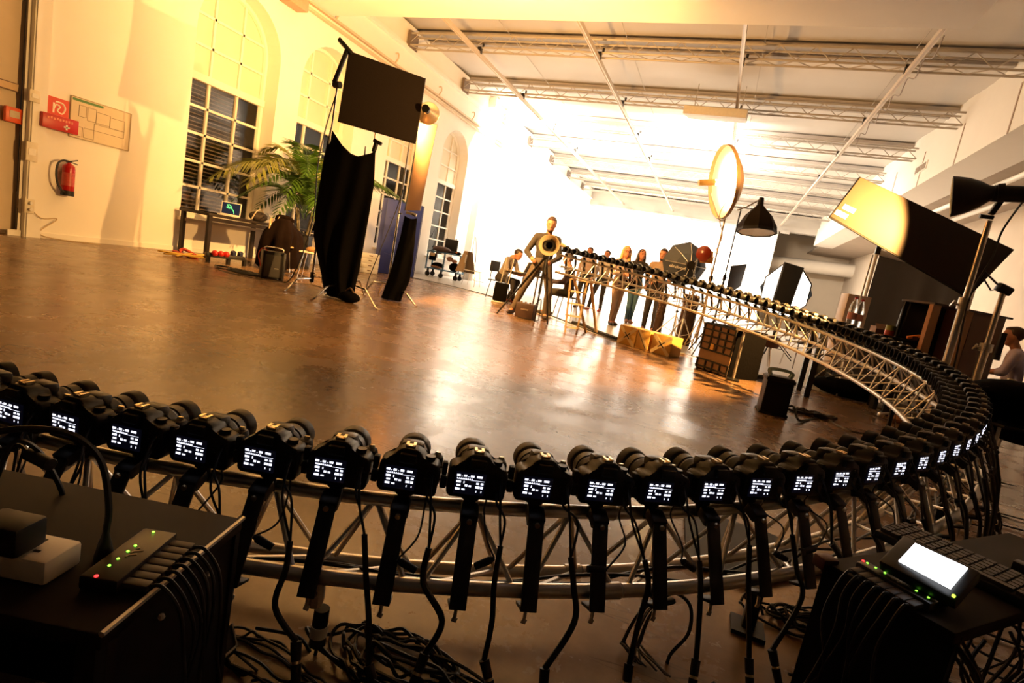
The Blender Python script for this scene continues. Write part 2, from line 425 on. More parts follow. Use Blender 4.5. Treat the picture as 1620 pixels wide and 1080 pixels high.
for wi, (y0, y1) in enumerate(NICHES):
    xg = XW - RV + .04
    wr = bpy.data.objects.new('window_%d' % (wi + 1), None); COL.objects.link(wr); wr.location = (xg, (y0 + y1) / 2, ZS)
    tagset(wr, 'tall arched white window, %s along the left wall' % ['first', 'second', 'third', 'fourth'][wi], 'window', None, 'structure')
    f = MB(); A = arch(y0, y1); r = (y1 - y0) / 2; yc = (y0 + y1) / 2
    f.tube([V((xg, y0 + .04, ZS))] + [V((xg, yc + (p[0] - yc) * .965, ZSP + (p[1] - ZSP) * .965)) for p in A] + [V((xg, y1 - .04, ZS))], .055, 6)
    f.box((xg, yc, ZS + .06), (.1, y1 - y0, .12))
    part('window_frame', f, frame_w, wr)
    g = MB()
    for q in (-1, 1): g.box((xg, yc + q * .315, 2.75), (.05, .045, 4.2))
    for z in (1.22, 1.69, 2.2, 2.68, 3.77, 4.3): g.box((xg, yc, z), (.05, y1 - y0 - .06 if z < 4 else 1.78, .045))
    part('glazing_bar', g, frame_w, wr)
    part('transom', MB().box((xg + .02, yc, 3.2), (.12, y1 - y0 - .02, .13)), frame_w, wr)
    part('pane', MB().box((xg - .012, yc, 1.9), (.006, y1 - y0 - .04, 2.5)), wg, wr)
    up = [(y0 + .03, 3.2)] + [(yc + (p[0] - yc) * .96, ZSP + (p[1] - ZSP) * .96) for p in A] + [(y1 - .03, 3.2)]
    u = MB(); u.prism(up, lambda a, b: V((xg - .02, a, b)), lambda a, b: V((xg - .03, a, b)))
    part('upper_pane', u, lit_pane, wr, 'upper panes painted pale as if brightly lit')
    bl = MB()
    for i in range(34): bl.box((xg - .12, yc, .74 + i * .073), (.05, y1 - y0 - .1, .004), (0, .5, 0))
    part('blind', bl, slat, wr)
    structure('night_backing', MB().box((xg - .24, yc, 2.0), (.02, y1 - y0 + .1, 2.9)), nightm, parent=wr)
    structure('window_sill', MB().box((XW - .1, yc, ZS - .02), (.66, y1 - y0 + .1, .05)), frame_w, parent=wr)
# --- roof girders
alu_warm = mat('grey girder paint', (.44, .40, .35), .5, .2, .08, 8)
for ti, y in enumerate((13.25, 16.58, 19.9, 23.25, 26.6, 29.95, 33.3)):
    t = thing('roof_truss', 'white lattice roof girder, %s one from the viewer' % ['nearest', 'second', 'third', 'fourth', 'fifth', 'sixth', 'seventh'][ti], 'truss', (-2.4, y, 6.3), 'roof girders across the hall')
    x0, x1 = XW + .02, 4.57
    ch = [(y, 6.2), (y + .3, 6.2), (y, 6.5), (y + .3, 6.5)]
    for (yy, zz) in ch: part('chord', MB().cyl((x0, yy, zz), (x1, yy, zz), .026, seg=8), alu_warm, t)
    part('end_plate', MB().box((x0 + .06, y + .15, 6.35), (.08, .42, .42)), mat('dark steel plate', (.18, .14, .11), .6), t)
    n = 40; st = (x1 - x0) / n
    if ti < 2:
        for k in range(n):
            xa = x0 + k * st; za, zb = (6.2, 6.5) if k % 2 == 0 else (6.5, 6.2)
            part('brace', MB().cyl((xa, y, za), (xa + st, y, zb), .011, seg=5, cap=False), alu_warm, t)
            ya, yb = (y, y + .3) if k % 2 == 0 else (y + .3, y)
            part('brace', MB().cyl((xa, ya, 6.2), (xa + st, yb, 6.2), .011, seg=5, cap=False), alu_warm, t)
    else:
        lf = MB()
        for k in range(n):
            xa = x0 + k * st; za, zb = (6.2, 6.5) if k % 2 == 0 else (6.5, 6.2)
            lf.cyl((xa, y, za), (xa + st, y, zb), .011, seg=5, cap=False)
            ya, yb = (y, y + .3) if k % 2 == 0 else (y + .3, y)
            lf.cyl((xa, ya, 6.2), (xa + st, yb, 6.2), .011, seg=5, cap=False)
        part('lattice', lf, alu_warm, t)
RAILX = (-7.1, -3.9, -0.66, 2.47)
for ri, x in enumerate(RAILX):
    t = thing('ceiling_rail', 'pale ceiling rail under the roof girders, %s from the left' % ['first', 'second', 'third', 'fourth'][ri], 'rail', (x, 22, 6.05), 'ceiling rails along the hall')
    part('rail', MB().box((x, 22.5, 6.05), (.075, 28, .075)).box((x - .03, 22.5, 6.0), (.012, 28, .03)).box((x + .03, 22.5, 6.0), (.012, 28, .03)), mat('pale rail', (.66, .58, .5), .4, .3), t)
    for y in (13.25, 16.58, 19.9, 23.25):
        part('clamp', MB().box((x, y, 6.13), (.1, .09, .16)).cyl((x + .08, y, 6.2), (x + .08, y, 6.3), .03, seg=8), black_metal, t)
t = [o for o in COL.objects if o.name.startswith('ceiling_rail') and o.parent is None and abs(o.location.x - 2.47) < .01][0]
cb = []
for k in range(7):
    y = 11.5 + k * .95; cb += [V((2.54, y, 6.0)), V((2.58, y + .5, 5.86))]
part('hanging_cable', MB().tube(spline(cb, 5), .012, 5), mat('grey flex', (.25, .2, .17), .6), t)
for i, z in enumerate((5.5, 5.36)):
    t = thing('wall_conduit', ['upper thin cable tray high on the left wall', 'lower thin cable tray high on the left wall'][i], 'cable tray', (XW + .06, 14, z), 'cable trays on the left wall')
    part('tray', MB().box((XW + .06, 14.5, z), (.09, 12, .05)), mat('tray paint', (.62, .5, .36), .6), t)
    for k in range(4 if i == 0 else 0):
        y = 10.4 + k * 2.4
        part('hook', MB().tube(spline([(XW + .03, y, z + .02), (XW + .12, y, z + .16), (XW + .07, y + .05, z + .3), (XW + .02, y, z + .28)], 4), .022, 5), MATS['tray paint'], t)
sf = thing('wall_fixture', 'pinkish box shaped fixture high on the wall at the top edge', 'fixture', atx(466, 2, XW + .15))
c = sf.location.copy()
part('housing', MB().box(c, (.3, .5, .22), bev=.02), mat('pinkish housing', (.5, .3, .2), .6), sf)
part('bracket', MB().box(c + V((-.16, 0, .05)), (.1, .1, .1)), alu_dull, sf)
sp = thing('ceiling_box', 'flat grey box panel hung under the second roof girder', 'panel', aty(1133, 181, 15.7))
c = sp.location.copy()
part('panel', MB().box(c, (1.55, 1.5, .2), (math.radians(12), 0, 0), .01), mat('grey white panel', (.7, .66, .6), .7), sp)
for s_ in (-1, 1): part('hanger', MB().cyl(c + V((s_ * .6, 0, .05)), c + V((s_ * .6, 0, .75)), .012, seg=6), alu_dull, sp)

# --- things fixed to the left wall
def wallbox(name, label, cat, p0, p1, d, m, parts=None):
    """box on the left wall spanning two opposite pixel corners"""
    a, b = atx(*p0, XW), atx(*p1, XW); c = (a + b) / 2
    t = thing(name, label, cat, (XW + d / 2, c.y, c.z)); return t, abs(b.y - a.y), abs(a.z - b.z), V((XW + d / 2, c.y, c.z))
sign_red = mat('sign red', (.62, .05, .015), .45, 0, .04); sign_white = mat('sign white', (.9, .85, .72), .5, 0, .03)
t = thing('fire_hose_sign', 'square red sign with a white hose symbol on the left wall', 'sign', atx(92, 172, XW + .02)); c = t.location.copy()
part('board', MB().box(c, (.012, .27, .29)), sign_red, t)
g = MB(); P = [(.012, -.04 + .0, .09), (.012, .05, .085), (.012, .085, .02), (.012, .05, -.06), (.012, -.01, -.03), (.012, .02, .03), (.012, -.03, .05), (.012, -.06, -.02)]
g.tube(spline([c + V((0.004, p[1], p[2])) for p in P], 6), .011, 6); g.box(c + V((.007, -.06, -.0)), (.006, .022, .14)); g.box(c + V((.007, 0.0, -.115)), (.006, .12, .03))
part('symbol', g, sign_white, t)
t = thing('fire_blanket_box', 'red wall box with a white cross under the red sign', 'box', atx(92, 195, XW + .07)); c = t.location.copy()
part('case', MB().box(c, (.14, .46, .2), bev=.012), red_plastic, t)
part('cross', MB().box(c + V((.072, .07, -.035)), (.006, .075, .022)).box(c + V((.072, .07, -.035)), (.006, .022, .075)), sign_white, t)
lm = MB()
for k in range(9): lm.box(c + V((.0715, -.16 + k * .037, .045 + .006 * (k % 2))), (.003, .024, .032))
part('lettering', lm, mat('pale red print', (.75, .25, .15), .5), t)
t = thing('evacuation_plan', 'wide framed floor plan board with a green header on the left wall', 'plan', atx(160, 197, XW + .01)); c = t.location.copy()
wy, hz = .86, .58
part('board', MB().box(c, (.015, wy, hz)), mat('plan paper', (.66, .56, .40), .5, 0, .04), t)
fr = MB()
for q in (-1, 1): fr.box(c + V((.004, q * wy / 2, 0)), (.02, .012, hz)).box(c + V((.004, 0, q * hz / 2)), (.02, wy, .012))
part('frame', fr, mat('plan frame', (.38, .30, .18), .5), t)
part('header', MB().box(c + V((.009, -.2, hz / 2 - .035)), (.004, .42, .035)), mat('plan green', (.08, .22, .06), .5), t)
ln = MB()
def rect(y0, y1, z0, z1, w=.006):
    for (a, b, c2, d2) in ((y0, y1, z0, z0), (y0, y1, z1, z1)): ln.box(c + V((.009, (a + b) / 2, c2)), (.003, abs(b - a), w))
    for yy in (y0, y1): ln.box(c + V((.009, yy, (z0 + z1) / 2)), (.003, w, abs(z1 - z0)))
rect(-.32, -.22, .03, .19); rect(-.2, -.08, -.0, .19); rect(-.08, .12, -.0, .16); rect(.12, .34, -.02, .14); rect(-.1, .34, -.12, -.02); rect(-.4, -.26, -.26, -.12); rect(-.24, -.1, -.26, -.12)
part('plan_lines', ln, mat('plan ink', (.22, .16, .10), .6), t)
# fire extinguisher
pe = atx(108, 283, XW + .11); t = thing('fire_extinguisher', 'red fire extinguisher hung on the left wall below the plan', 'fire extinguisher', (XW + .11, pe.y, pe.z)); c = V(t.location)
part('cylinder', MB().lathe([(0, -.24), (.07, -.24), (.078, -.225), (.078, .15), (.07, .19), (.045, .215), (.025, .225), (.025, .24), (0, .24)], c, (0, 0, 1), 24), red_enamel, t)
part('base_ring', MB().lathe([(.06, -.245), (.081, -.245), (.081, -.17), (.07, -.17)], c, (0, 0, 1), 24), black_rubber, t)
part('handle', MB().box(c + V((.01, .03, .265)), (.02, .16, .014), (.35, 0, 0)).box(c + V((.01, .03, .245)), (.02, .15, .012), (-.2, 0, 0)).cyl(c + V((0, 0, .22)), c + V((0, 0, .265)), .018, seg=10), black_plastic, t)
part('hose', MB().tube(spline([c + V((0.02, 0, .25)), c + V((0.02, -.09, .25)), c + V((0.03, -.16, .19)), c + V((0.03, -.175, .05)), c + V((0.03, -.15, -.09)), c + V((0.03, -.10, -.17)), c + V((.05, -.06, -.2))], 6), .014, 8), black_rubber, t)
part('bracket', MB().box(c + V((-.09, 0, .05)), (.06, .05, .2)), black_metal, t)
part('label', MB().lathe([(.0787, -.1), (.0787, .09)], c, (0, 0, 1), 24), mat('extinguisher print', (.5, .07, .045), .4, 0, .5, 30), t)
for i, (p, s_, lb) in enumerate((((55, 152), (.13, .16), 'square switch on the pilaster level with the red sign'), ((50, 240), (.14, .26), 'double switch on the pilaster above the socket'), ((46, 326), (.12, .2), 'wall socket with plugs low on the pilaster'))):
    q = atx(*p, XW + .1); t = thing(['light_switch', 'light_switch', 'wall_socket'][i], lb, ['switch', 'switch', 'socket'][i], q)
    part('plate', MB().box(q, (.03, s_[0], s_[1]), bev=.006), cream, t)
    if i < 2: part('rocker', MB().box(q + V((.016, 0, 0)), (.012, s_[0] * .6, s_[1] * .35)), white_plastic, t)
    else:
        for z in (-.04, .05): part('plug', MB().cyl(q + V((.01, .0, z)), q + V((.06, .0, z)), .022, seg=10), alu_dull, t)
q = atx(21, 182, XW - .06); t = thing('alarm_button', 'small red alarm call box at the far left edge', 'alarm', q)
part('case', MB().box(q, (.06, .2, .2), bev=.01), mat('orange red plastic', (.7, .09, .02), .4), t)
part('window', MB().box(q + V((.032, 0, .01)), (.006, .11, .09)), mat('alarm glass', (.5, .42, .3), .3), t)
q = atx(4, 132, XW - .1); t = thing('door_notice', 'narrow pale notice strip at the far left edge', 'notice', q)
part('strip', MB().box(q, (.01, .35, .09)), mat('notice paper', (.6, .42, .25), .5), t); part('border', MB().box(q + V((.003, 0, .05)), (.01, .36, .012)).box(q + V((.003, 0, -.05)), (.01, .36, .012)), mat('notice ink', (.12, .05, .03), .5), t)
a = atx(50, 332, XW + .1); b_ = gr(100, 382); solo('wall_cable', MB().tube(spline([a, a + V((.02, .12, -.1)), V((XW + .05, a.y + .35, .3)), V((XW + .06, b_.y - .2, .08)), V((XW + .1, b_.y, .012)), V((XW + .3, b_.y + .5, .01))], 6), .007, 5), mat('yellowed flex', (.45, .33, .17), .5), 'thin pale cable running down from the wall socket', 'cable')
# ------------------------------------------------------------------ the ring of cameras
PATH = [V(tuple(float(q) for q in r.split(','))) for r in '''-2.276,0.741,0.341;-2.128,0.724,0.346;-1.980,0.711,0.351;-1.832,0.706,0.357;-1.684,0.710,0.364;-1.537,0.721,0.372;-1.390,0.739,0.379;-1.244,0.765,0.385;-1.098,0.799,0.391;-0.955,0.839,0.398;-0.814,0.887,0.405;-0.675,0.941,0.410;-0.538,1.002,0.417;-0.405,1.070,0.425;-0.275,1.144,0.433;-0.148,1.224,0.441;-0.027,1.309,0.449;0.089,1.399,0.460;0.200,1.494,0.473;0.308,1.595,0.485;0.412,1.700,0.498;0.511,1.810,0.510;0.605,1.924,0.521;0.696,2.043,0.533;0.781,2.165,0.546;0.863,2.291,0.558;0.939,2.419,0.569;1.010,2.550,0.581;1.075,2.684,0.592;1.135,2.820,0.604;1.189,2.958,0.616;1.238,3.098,0.628;1.281,3.240,0.640;1.319,3.383,0.652;1.351,3.528,0.665;1.378,3.674,0.677;1.400,3.821,0.690;1.415,3.969,0.703;1.426,4.118,0.716;1.431,4.266,0.729;1.430,4.415,0.742;1.424,4.564,0.755;1.412,4.712,0.769;1.396,4.860,0.782;1.373,5.007,0.795;1.346,5.154,0.809;1.313,5.299,0.822;1.275,5.443,0.836;1.232,5.586,0.849;1.184,5.727,0.863;1.130,5.866,0.876;1.072,6.003,0.890;1.008,6.139,0.904;0.939,6.272,0.919;0.865,6.402,0.933;0.786,6.529,0.948;0.703,6.654,0.962;0.615,6.776,0.977;0.522,6.894,0.991;0.426,7.008,1.005;0.325,7.119,1.019;0.220,7.226,1.033;0.111,7.329,1.047;-0.002,7.428,1.060;-0.118,7.522,1.074;-0.238,7.612,1.087;-0.362,7.696,1.101;-0.489,7.776,1.114;-0.619,7.851,1.127;-0.752,7.920,1.139;-0.887,7.984,1.152;-1.025,8.042,1.164;-1.166,8.094,1.176;-1.309,8.140,1.188;-1.453,8.179,1.200;-1.599,8.212,1.211;-1.747,8.239,1.222;-1.895,8.259,1.233;-2.045,8.272,1.244;-2.194,8.277,1.254;-2.344,8.276,1.264;-2.494,8.267,1.274;-2.643,8.251,1.283;-2.791,8.231,1.292'''.split(';')]
K0 = -6
def path(k):
    i = k - K0; j = max(0, min(len(PATH) - 2, int(math.floor(i)))); f = i - j
    return PATH[j].lerp(PATH[j + 1], f)
def frame_at(k):
    t = path(k + .5) - path(k - .5); t.z = 0; t.normalize()
    return path(k), t, V((-t.y, t.x, 0))           # position, tangent (right), inward
def rig(k, out, dz):
    """point on the truss: out = metres inward, dz below the camera centre"""
    p, t, n = frame_at(k); w = max(0, min(1, k / 74))
    return p + n * out + V((0, 0, dz * (1 + .22 * w)))
TOP, OUTR, INNR = (.03, -.088), (-.07, -.225), (.14, -.31)
SEG = [(-6, 9.4), (9.4, 22.6), (22.6, 35.8), (35.8, 49), (49, 62), (62, 74.6)]
SN = ['nearest curved truss section under the glowing displays', 'curved truss section sweeping right behind the small bright monitor', 'curved truss section at the right hand bend of the ring', 'curved truss section running back from the bend, in front of the long table', 'curved truss section in front of the black power pack and light stands', 'last curved truss section rising to the wooden stepladder']
for si, (ka, kb) in enumerate(SEG):
    o = rig((ka + kb) / 2, 0, -.3)
    t = thing('curved_truss', SN[si], 'truss', o, 'curved sections of the ring truss')
    n = int((kb - ka) * 2) + 1
    for nm, (a, b) in (('top_chord', TOP), ('outer_chord', OUTR), ('inner_chord', INNR)):
        part(nm, MB().tube([rig(ka + (kb - ka) * i / n + (.02 if i == 0 else 0), a, b) for i in range(n + 1)], .0165, 12), alu, t)
    nb = max(4, round((kb - ka) / 1.6)); st = (kb - ka) / nb
    for q in range(nb):
        k0 = ka + q * st + .1; k1 = k0 + st - .2; km = (k0 + k1) / 2
        for (A, B) in ((OUTR, TOP), (INNR, TOP)):
            part('brace', MB().cyl(rig(k0, *A), rig(km, *B), .0062, seg=7, cap=False), alu, t)
            part('brace', MB().cyl(rig(km, *B), rig(k1, *A), .0062, seg=7, cap=False), alu, t)
        part('brace', MB().cyl(rig(k0, *OUTR), rig(k1, *INNR), .0062, seg=7, cap=False), alu, t)
    for (a, b) in (TOP, OUTR, INNR):
        part('coupler', MB().tube([rig(kb - .32, a, b), rig(kb - .02, a, b)], .0195, 12), alu_dull, t)

# --- one camera, local axes: x right, y towards the lens, z up
def make_camera():
    t = thing('dslr_camera', '', 'camera', (0, 0, 0), 'cameras on the ring')
    b = MB()
    poly = [(-.058, -.047), (.058, -.047), (.064, -.040), (.066, .012), (.058, .027), (.034, .031), (.022, .047), (.012, .055), (-.022, .055), (-.033, .045), (-.043, .029), (-.058, .026), (-.065, .018), (-.066, -.038)]
    va, vb = b.prism(poly, lambda x, z: V((x, -.022, z)), lambda x, z: V((x, .028, z * .97)))
    es = {e for q in va + vb for e in q.link_edges}
    bmesh.ops.bevel(b.bm, geom=list(es), offset=.0045, segments=2, affect='EDGES', profile=.5)
    part('body', b, black_plastic, t, local=True, ang=50)
    g = MB(); g.box((.051, .042, -.008), (.032, .036, .074), bev=.011); part('grip', g, black_rubber, t, local=True)
    h = MB().box((-.005, .034, .040), (.052, .044, .03), (-.12, 0, 0), .01); part('flash_hump', h, lens_black, t, local=True)
    L = MB().lathe([(0, .026), (.034, .026), (.034, .038), (.031, .041), (.0325, .046), (.0345, .05), (.0345, .082), (.033, .084), (.033, .088), (.0352, .09), (.0352, .112), (.0335, .114), (.0375, .120), (.039, .124), (.039, .150), (.036, .150), (.035, .128), (0, .124)], (-.008, 0, -.004), (0, 1, 0), 26)
    lens = part('lens', L, lens_black, t, local=True)
    part('front_glass', MB().lathe([(.033, .1285), (.02, .131), (0, .132)], (-.008, 0, -.004), (0, 1, 0), 20), glass_dark, lens, local=True)
    part('zoom_ring', MB().lathe([(.0358, .053), (.0362, .056), (.0358, .059)] * 1 + [(.0358, .06), (.0362, .066), (.0358, .078)], (-.008, 0, -.004), (0, 1, 0), 26), black_rubber, lens, local=True)
    hs = MB().box((-.006, .0, .0555), (.021, .02, .002))
    for s_ in (-1, 1): hs.box((-.006 + s_ * .0095, .0, .0585), (.0025, .02, .005)).box((-.006 + s_ * .0075, .0, .0606), (.006, .02, .0014))
    hs.box((-.006, -.009, .0572), (.018, .0025, .003))
    part('hot_shoe', hs, shoe_metal, t, local=True)
    part('eyecup', MB().box((-.006, -.026, .036), (.036, .014, .022), bev=.004), black_rubber, t, local=True)
    part('mode_dial', MB().lathe([(0, .038), (.0105, .038), (.0105, .029), (.0115, .029)], (.040, .004, 0), (0, 0, 1), 18), lens_black, t, local=True)
    part('shutter_button', MB().lathe([(0, .007), (.006, .006), (.007, 0)], (.053, .044, .028), (0, .2, 1), 14), shoe_metal, t, local=True)
    sc = part('display', MB().box((-.017, -.0235, -.011), (.068, .005, .05), bev=.0015), lcd_dark, t, local=True)
    tx = MB()
    def px_(x, z, w, h): tx.box((-.017 + x, -.0264, -.011 + z), (w, .0008, h))
    for x, w in ((-.027, .008), (-.0125, .007), (.003, .008), (.019, .012)): px_(x, .018, w, .0045)
    for x in (-.0195, -.005): px_(x, .0165, .0015, .0015)
    for i in range(9): px_(-.029 + i * .004, .0112, .0022, .0026)
    px_(-.0125, .0098, .033, .0008); px_(0.016, .009, .03, .0005)
    px_(-.0255, .0035, .010, .0045); px_(-.0135, .003, .0022, .005); px_(.0165, .003, .006, .004); px_(.0265, .003, .006, .004)
    px_(-.0245, -.0045, .008, .0035); px_(-.008, -.004, .006, .0045); px_(.0005, -.0045, .0055, .0035)
    px_(.0175, -.0055, .009, .005); px_(.0265, -.0055, .006, .005)
    px_(-.0255, -.013, .010, .0045); px_(-.013, -.0135, .007, .003); px_(.016, -.0155, .0016, .004); px_(.027, -.0155, .0016, .004)
    part('display_figures', tx, lcd_text, sc, local=True)
    bt = MB()
    for (x, z, r) in ((.038, .014, .0045), (.05, .014, .004), (.034, -.004, .0042), (.055, -.004, .0042), (.0445, .004, .004), (.0445, -.013, .004), (.0445, -.004, .005), (.05, -.03, .004)):
        bt.cyl((x, -.0215, z), (x, -.0245, z), r, r * .85, 10)
    part('button_pad', bt, lens_black, t, local=True)
    part('cable_plug', MB().box((-.075, .002, .008), (.012, .018, .03), bev=.003).box((-.074, -.002, -.022), (.014, .02, .026), bev=.003), black_rubber, t, local=True)
    return t
def make_bracket():
    """black flat bar from the camera foot down over the outer chord, with a wing bolt"""
    t = thing('camera_bracket', '', 'bracket', (0, 0, 0), 'camera brackets on the ring')
    up, mid, lo = V((-.006, .018, -.056)), V((-.006, -.036, -.080)), V((-.006, -.113, -.247))
    b = MB().bar(mid, lo, .036, .007, (0, -1, .3), .0015)
    b.bar(lo + V((0, .002, .004)), lo + V((0, .05, -.012)), .036, .007, (0, 0, 1), .0015)
    part('bar', b, strap_blk, t, local=True)
    h = MB().cyl(up + V((0, 0, .008)), up + V((0, 0, -.004)), .022, seg=16).cyl(up, up + V((0, -.01, -.035)), .013, .016, 12).box(mid + V((0, .016, .002)), (.04, .04, .026), (.4, 0, 0), .004)
    part('swivel_head', h, black_metal, t, local=True)
    part('screw', MB().cyl(mid + V((0, -.012, -.004)), mid + V((0, -.017, -.005)), .006, seg=10), shoe_metal, t, local=True)
    p = lo + V((0, .02, -.008))
    part('wing_bolt', MB().cyl(p, p + V((0, -.002, -.022)), .004, seg=8).box(p + V((0, -.002, -.026)), (.012, .004, .012), (0, .3, 0), .0015), alu, t, local=True)
    return t
cam0 = make_camera(); br0 = make_bracket(); build_kids()
KA, KB = -3, 74
def near_names(k, what='black camera'):
    if k <= 19: return '%s, %s from the left in the near row with lit displays' % (what, ORD(k + 3))
    if k < 42: return '%s on the right hand bend, %s after the last lit display' % (what, ORD(k - 19))
    return '%s on the far row, %s from the end by the stepladder' % (what, ORD(KB - k + 1))
for k in range(KA + 1, KB + 1):
    p, tg, n = frame_at(k); rz = math.atan2(tg.y, tg.x) + random.uniform(-.03, .03)
    c = cam0 if k == KA + 1 else copy_tree(cam0)
    c.location = p; c.rotation_euler = (0, 0, rz); c['label'] = near_names(k)
    b = br0 if k == KA + 1 else copy_tree(br0)
    w = max(0, min(1, k / 74))
    b.location = p; b.rotation_euler = (0, 0, rz); b.scale = (1, 1, 1 + .2 * w)
    b['label'] = near_names(k, 'bar bracket')
# --- cables hanging off the cameras
def local(k, x, y, z):
    p, t, n = frame_at(k); return p + t * x + n * y + V((0, 0, z))
for k in range(KA + 1, 40):
    p, t, n = frame_at(k); rnd = random.Random(100 + k)
    th = thing('camera_cable', near_names(k, 'hanging cable'), 'cable', p + n * -.1 + V((0, 0, -.2)), 'cables hanging from the cameras')
    j = lambda s_: rnd.uniform(-s_, s_)
    jx = -.075 + j(.02)
    fl = -p.z + .02
    J = (jx, -.085, -.14 + j(.03))
    low = max(fl + .05, -.40) + j(.02)
    E_ = local(k, jx + .01 + j(.05), -.14, low)
    c = MB()
    for q, dz in ((0, .01), (1, -.02)):
        c.tube(spline([local(k, -.08, 0, dz), local(k, -.097 - .006 * q, -.012, dz - .005), local(k, -.10 - .004 * q, -.035, dz - .03), local(k, -.092 + .012 * q + j(.008), -.06, -.075), local(k, *J)], 6), .0028, 6)
    c.tube(spline([local(k, *J), local(k, jx + .01 + j(.015), -.105, -.2), local(k, jx + .02 + j(.03), -.125, -.27), E_], 6), .0058 + rnd.random() * .0015, 7)
    part('cable', c, cable_blk, th)
    if k < 40:
        a = E_; d = (t * j(.6) + n * -.5 + V((0, 0, -1))).normalized()
        part('connector', MB().cyl(a, a + d * .034, .011, .010, 10).cyl(a + d * .040, a + d * .075, .0105, .009, 10), black_rubber, th)
        part('connector_band', MB().cyl(a + d * .033, a + d * .041, .0085, seg=10), shoe_metal, th)
        e = a + d * .075
        part('floor_lead', MB().tube(spline([e, e + d * .03, V((e.x + j(.04) - n.x * .05, e.y - n.y * .05, .03)), V((e.x + j(.25) - n.x * .12, e.y - n.y * .12, .01)), V((e.x + j(.5) - n.x * .18, e.y - n.y * .2 + j(.05), .012))], 6), .0042, 6), cable_blk, th)
    if k % 3 != 2 and k < 26:            # short lead with an inline barrel plug swinging free
        s0 = local(k, .035 + j(.02), -.01, -.05); s1 = local(k, .05 + j(.02), -.06, -.12 + j(.02)); s2 = local(k, .03 + j(.03), -.09, -.15 + j(.02))
        part('spare_lead', MB().tube(spline([s0, s0 + V((0, 0, -.03)), s1, s2], 6), .0022, 5), cable_blk, th)
        d = (t * rnd.choice((-.8, .8)) + V((0, 0, rnd.uniform(-.7, .2)))).normalized()
        part('barrel_plug', MB().cyl(s2, s2 + d * .008, .004, .007, 8).cyl(s2 + d * .008, s2 + d * .045, .0085, .0078, 10), black_rubber, th)
# long cables lying along the truss
for q in range(3):
    pts = []
    for i in range(40):
        k = -5 + i * 1.0; pts.append(rig(k, .03 + .03 * math.sin(i * .9 + q * 2), -.272 + .015 * math.sin(i * 1.3 + q)))
    solo('truss_cable', MB().tube(spline(pts, 4), .0042, 6), cable_blk, ['black cable lying along the inside of the near truss, the innermost', 'black cable winding along the near truss between the lower tubes', 'black cable lying along the near truss by the outer tube'][q], 'cable', 'cables along the truss')
# ------------------------------------------------------------------ foreground boxes
def cable_run(P, r, name, m=cable_blk, root=None, **k):
    mb = MB().tube(spline(P, 7), r, 6)
    return part(name, mb, m, root) if root is not None else solo(name, mb, m, **k)
ZL = .385
A_, B_ = gr(160, 1005, ZL), gr(385, 820, ZL); C_ = gr(0, 752, ZL); 
ux = (B_ - A_).normalized(); ul = (C_ - B_).normalized(); ul = (ul - ux * ul.dot(ux)).normalized()
W_ = (B_ - A_).length; D_ = .95
t = thing('equipment_case', 'dark flat topped case in the left foreground carrying the white socket and hub', 'case', (A_ + B_) / 2 + ul * .3 - V((0, 0, ZL)))
P4 = [A_, B_, B_ + ul * D_, A_ + ul * D_]
part('top', MB().slab([p + V((0, 0, -.011)) for p in P4], .022, .003), mat('dark brown laminate', (.015, .009, .0065), .65, 0, .25, 9, spec=.2), t)
sd = MB()
sd.slab([A_ + V((0, 0, -.02)) + ul * .012, B_ + V((0, 0, -.02)) + ul * .012, B_ + V((0, 0, -ZL + .004)) + ul * .012, A_ + V((0, 0, -ZL + .004)) + ul * .012], .014)
part('side_panel', sd, case_blk, t)
part('back_panel', MB().slab([B_ + V((0, 0, -.02)) - ux * .012, B_ + ul * D_ + V((0, 0, -.02)) - ux * .012, B_ + ul * D_ + V((0, 0, -ZL + .004)) - ux * .012, B_ + V((0, 0, -ZL + .004)) - ux * .012], .014), case_blk, t)
part('edge_strip', MB().tube([A_ + V((0, 0, .001)), B_ + V((0, 0, .001))], .004, 6), alu_dull, t)
part('corner_post', MB().box(A_ + ul * .02 + ux * .02 + V((0, 0, -ZL / 2 - .01)), (.03, .03, ZL - .03)), black_metal, t)
for f in (.35, .7): part('rivet', MB().ell(A_.lerp(B_, f) + V((0, 0, -.05)) - ul * .001, (.005,) * 3, 8), alu_dull, t)
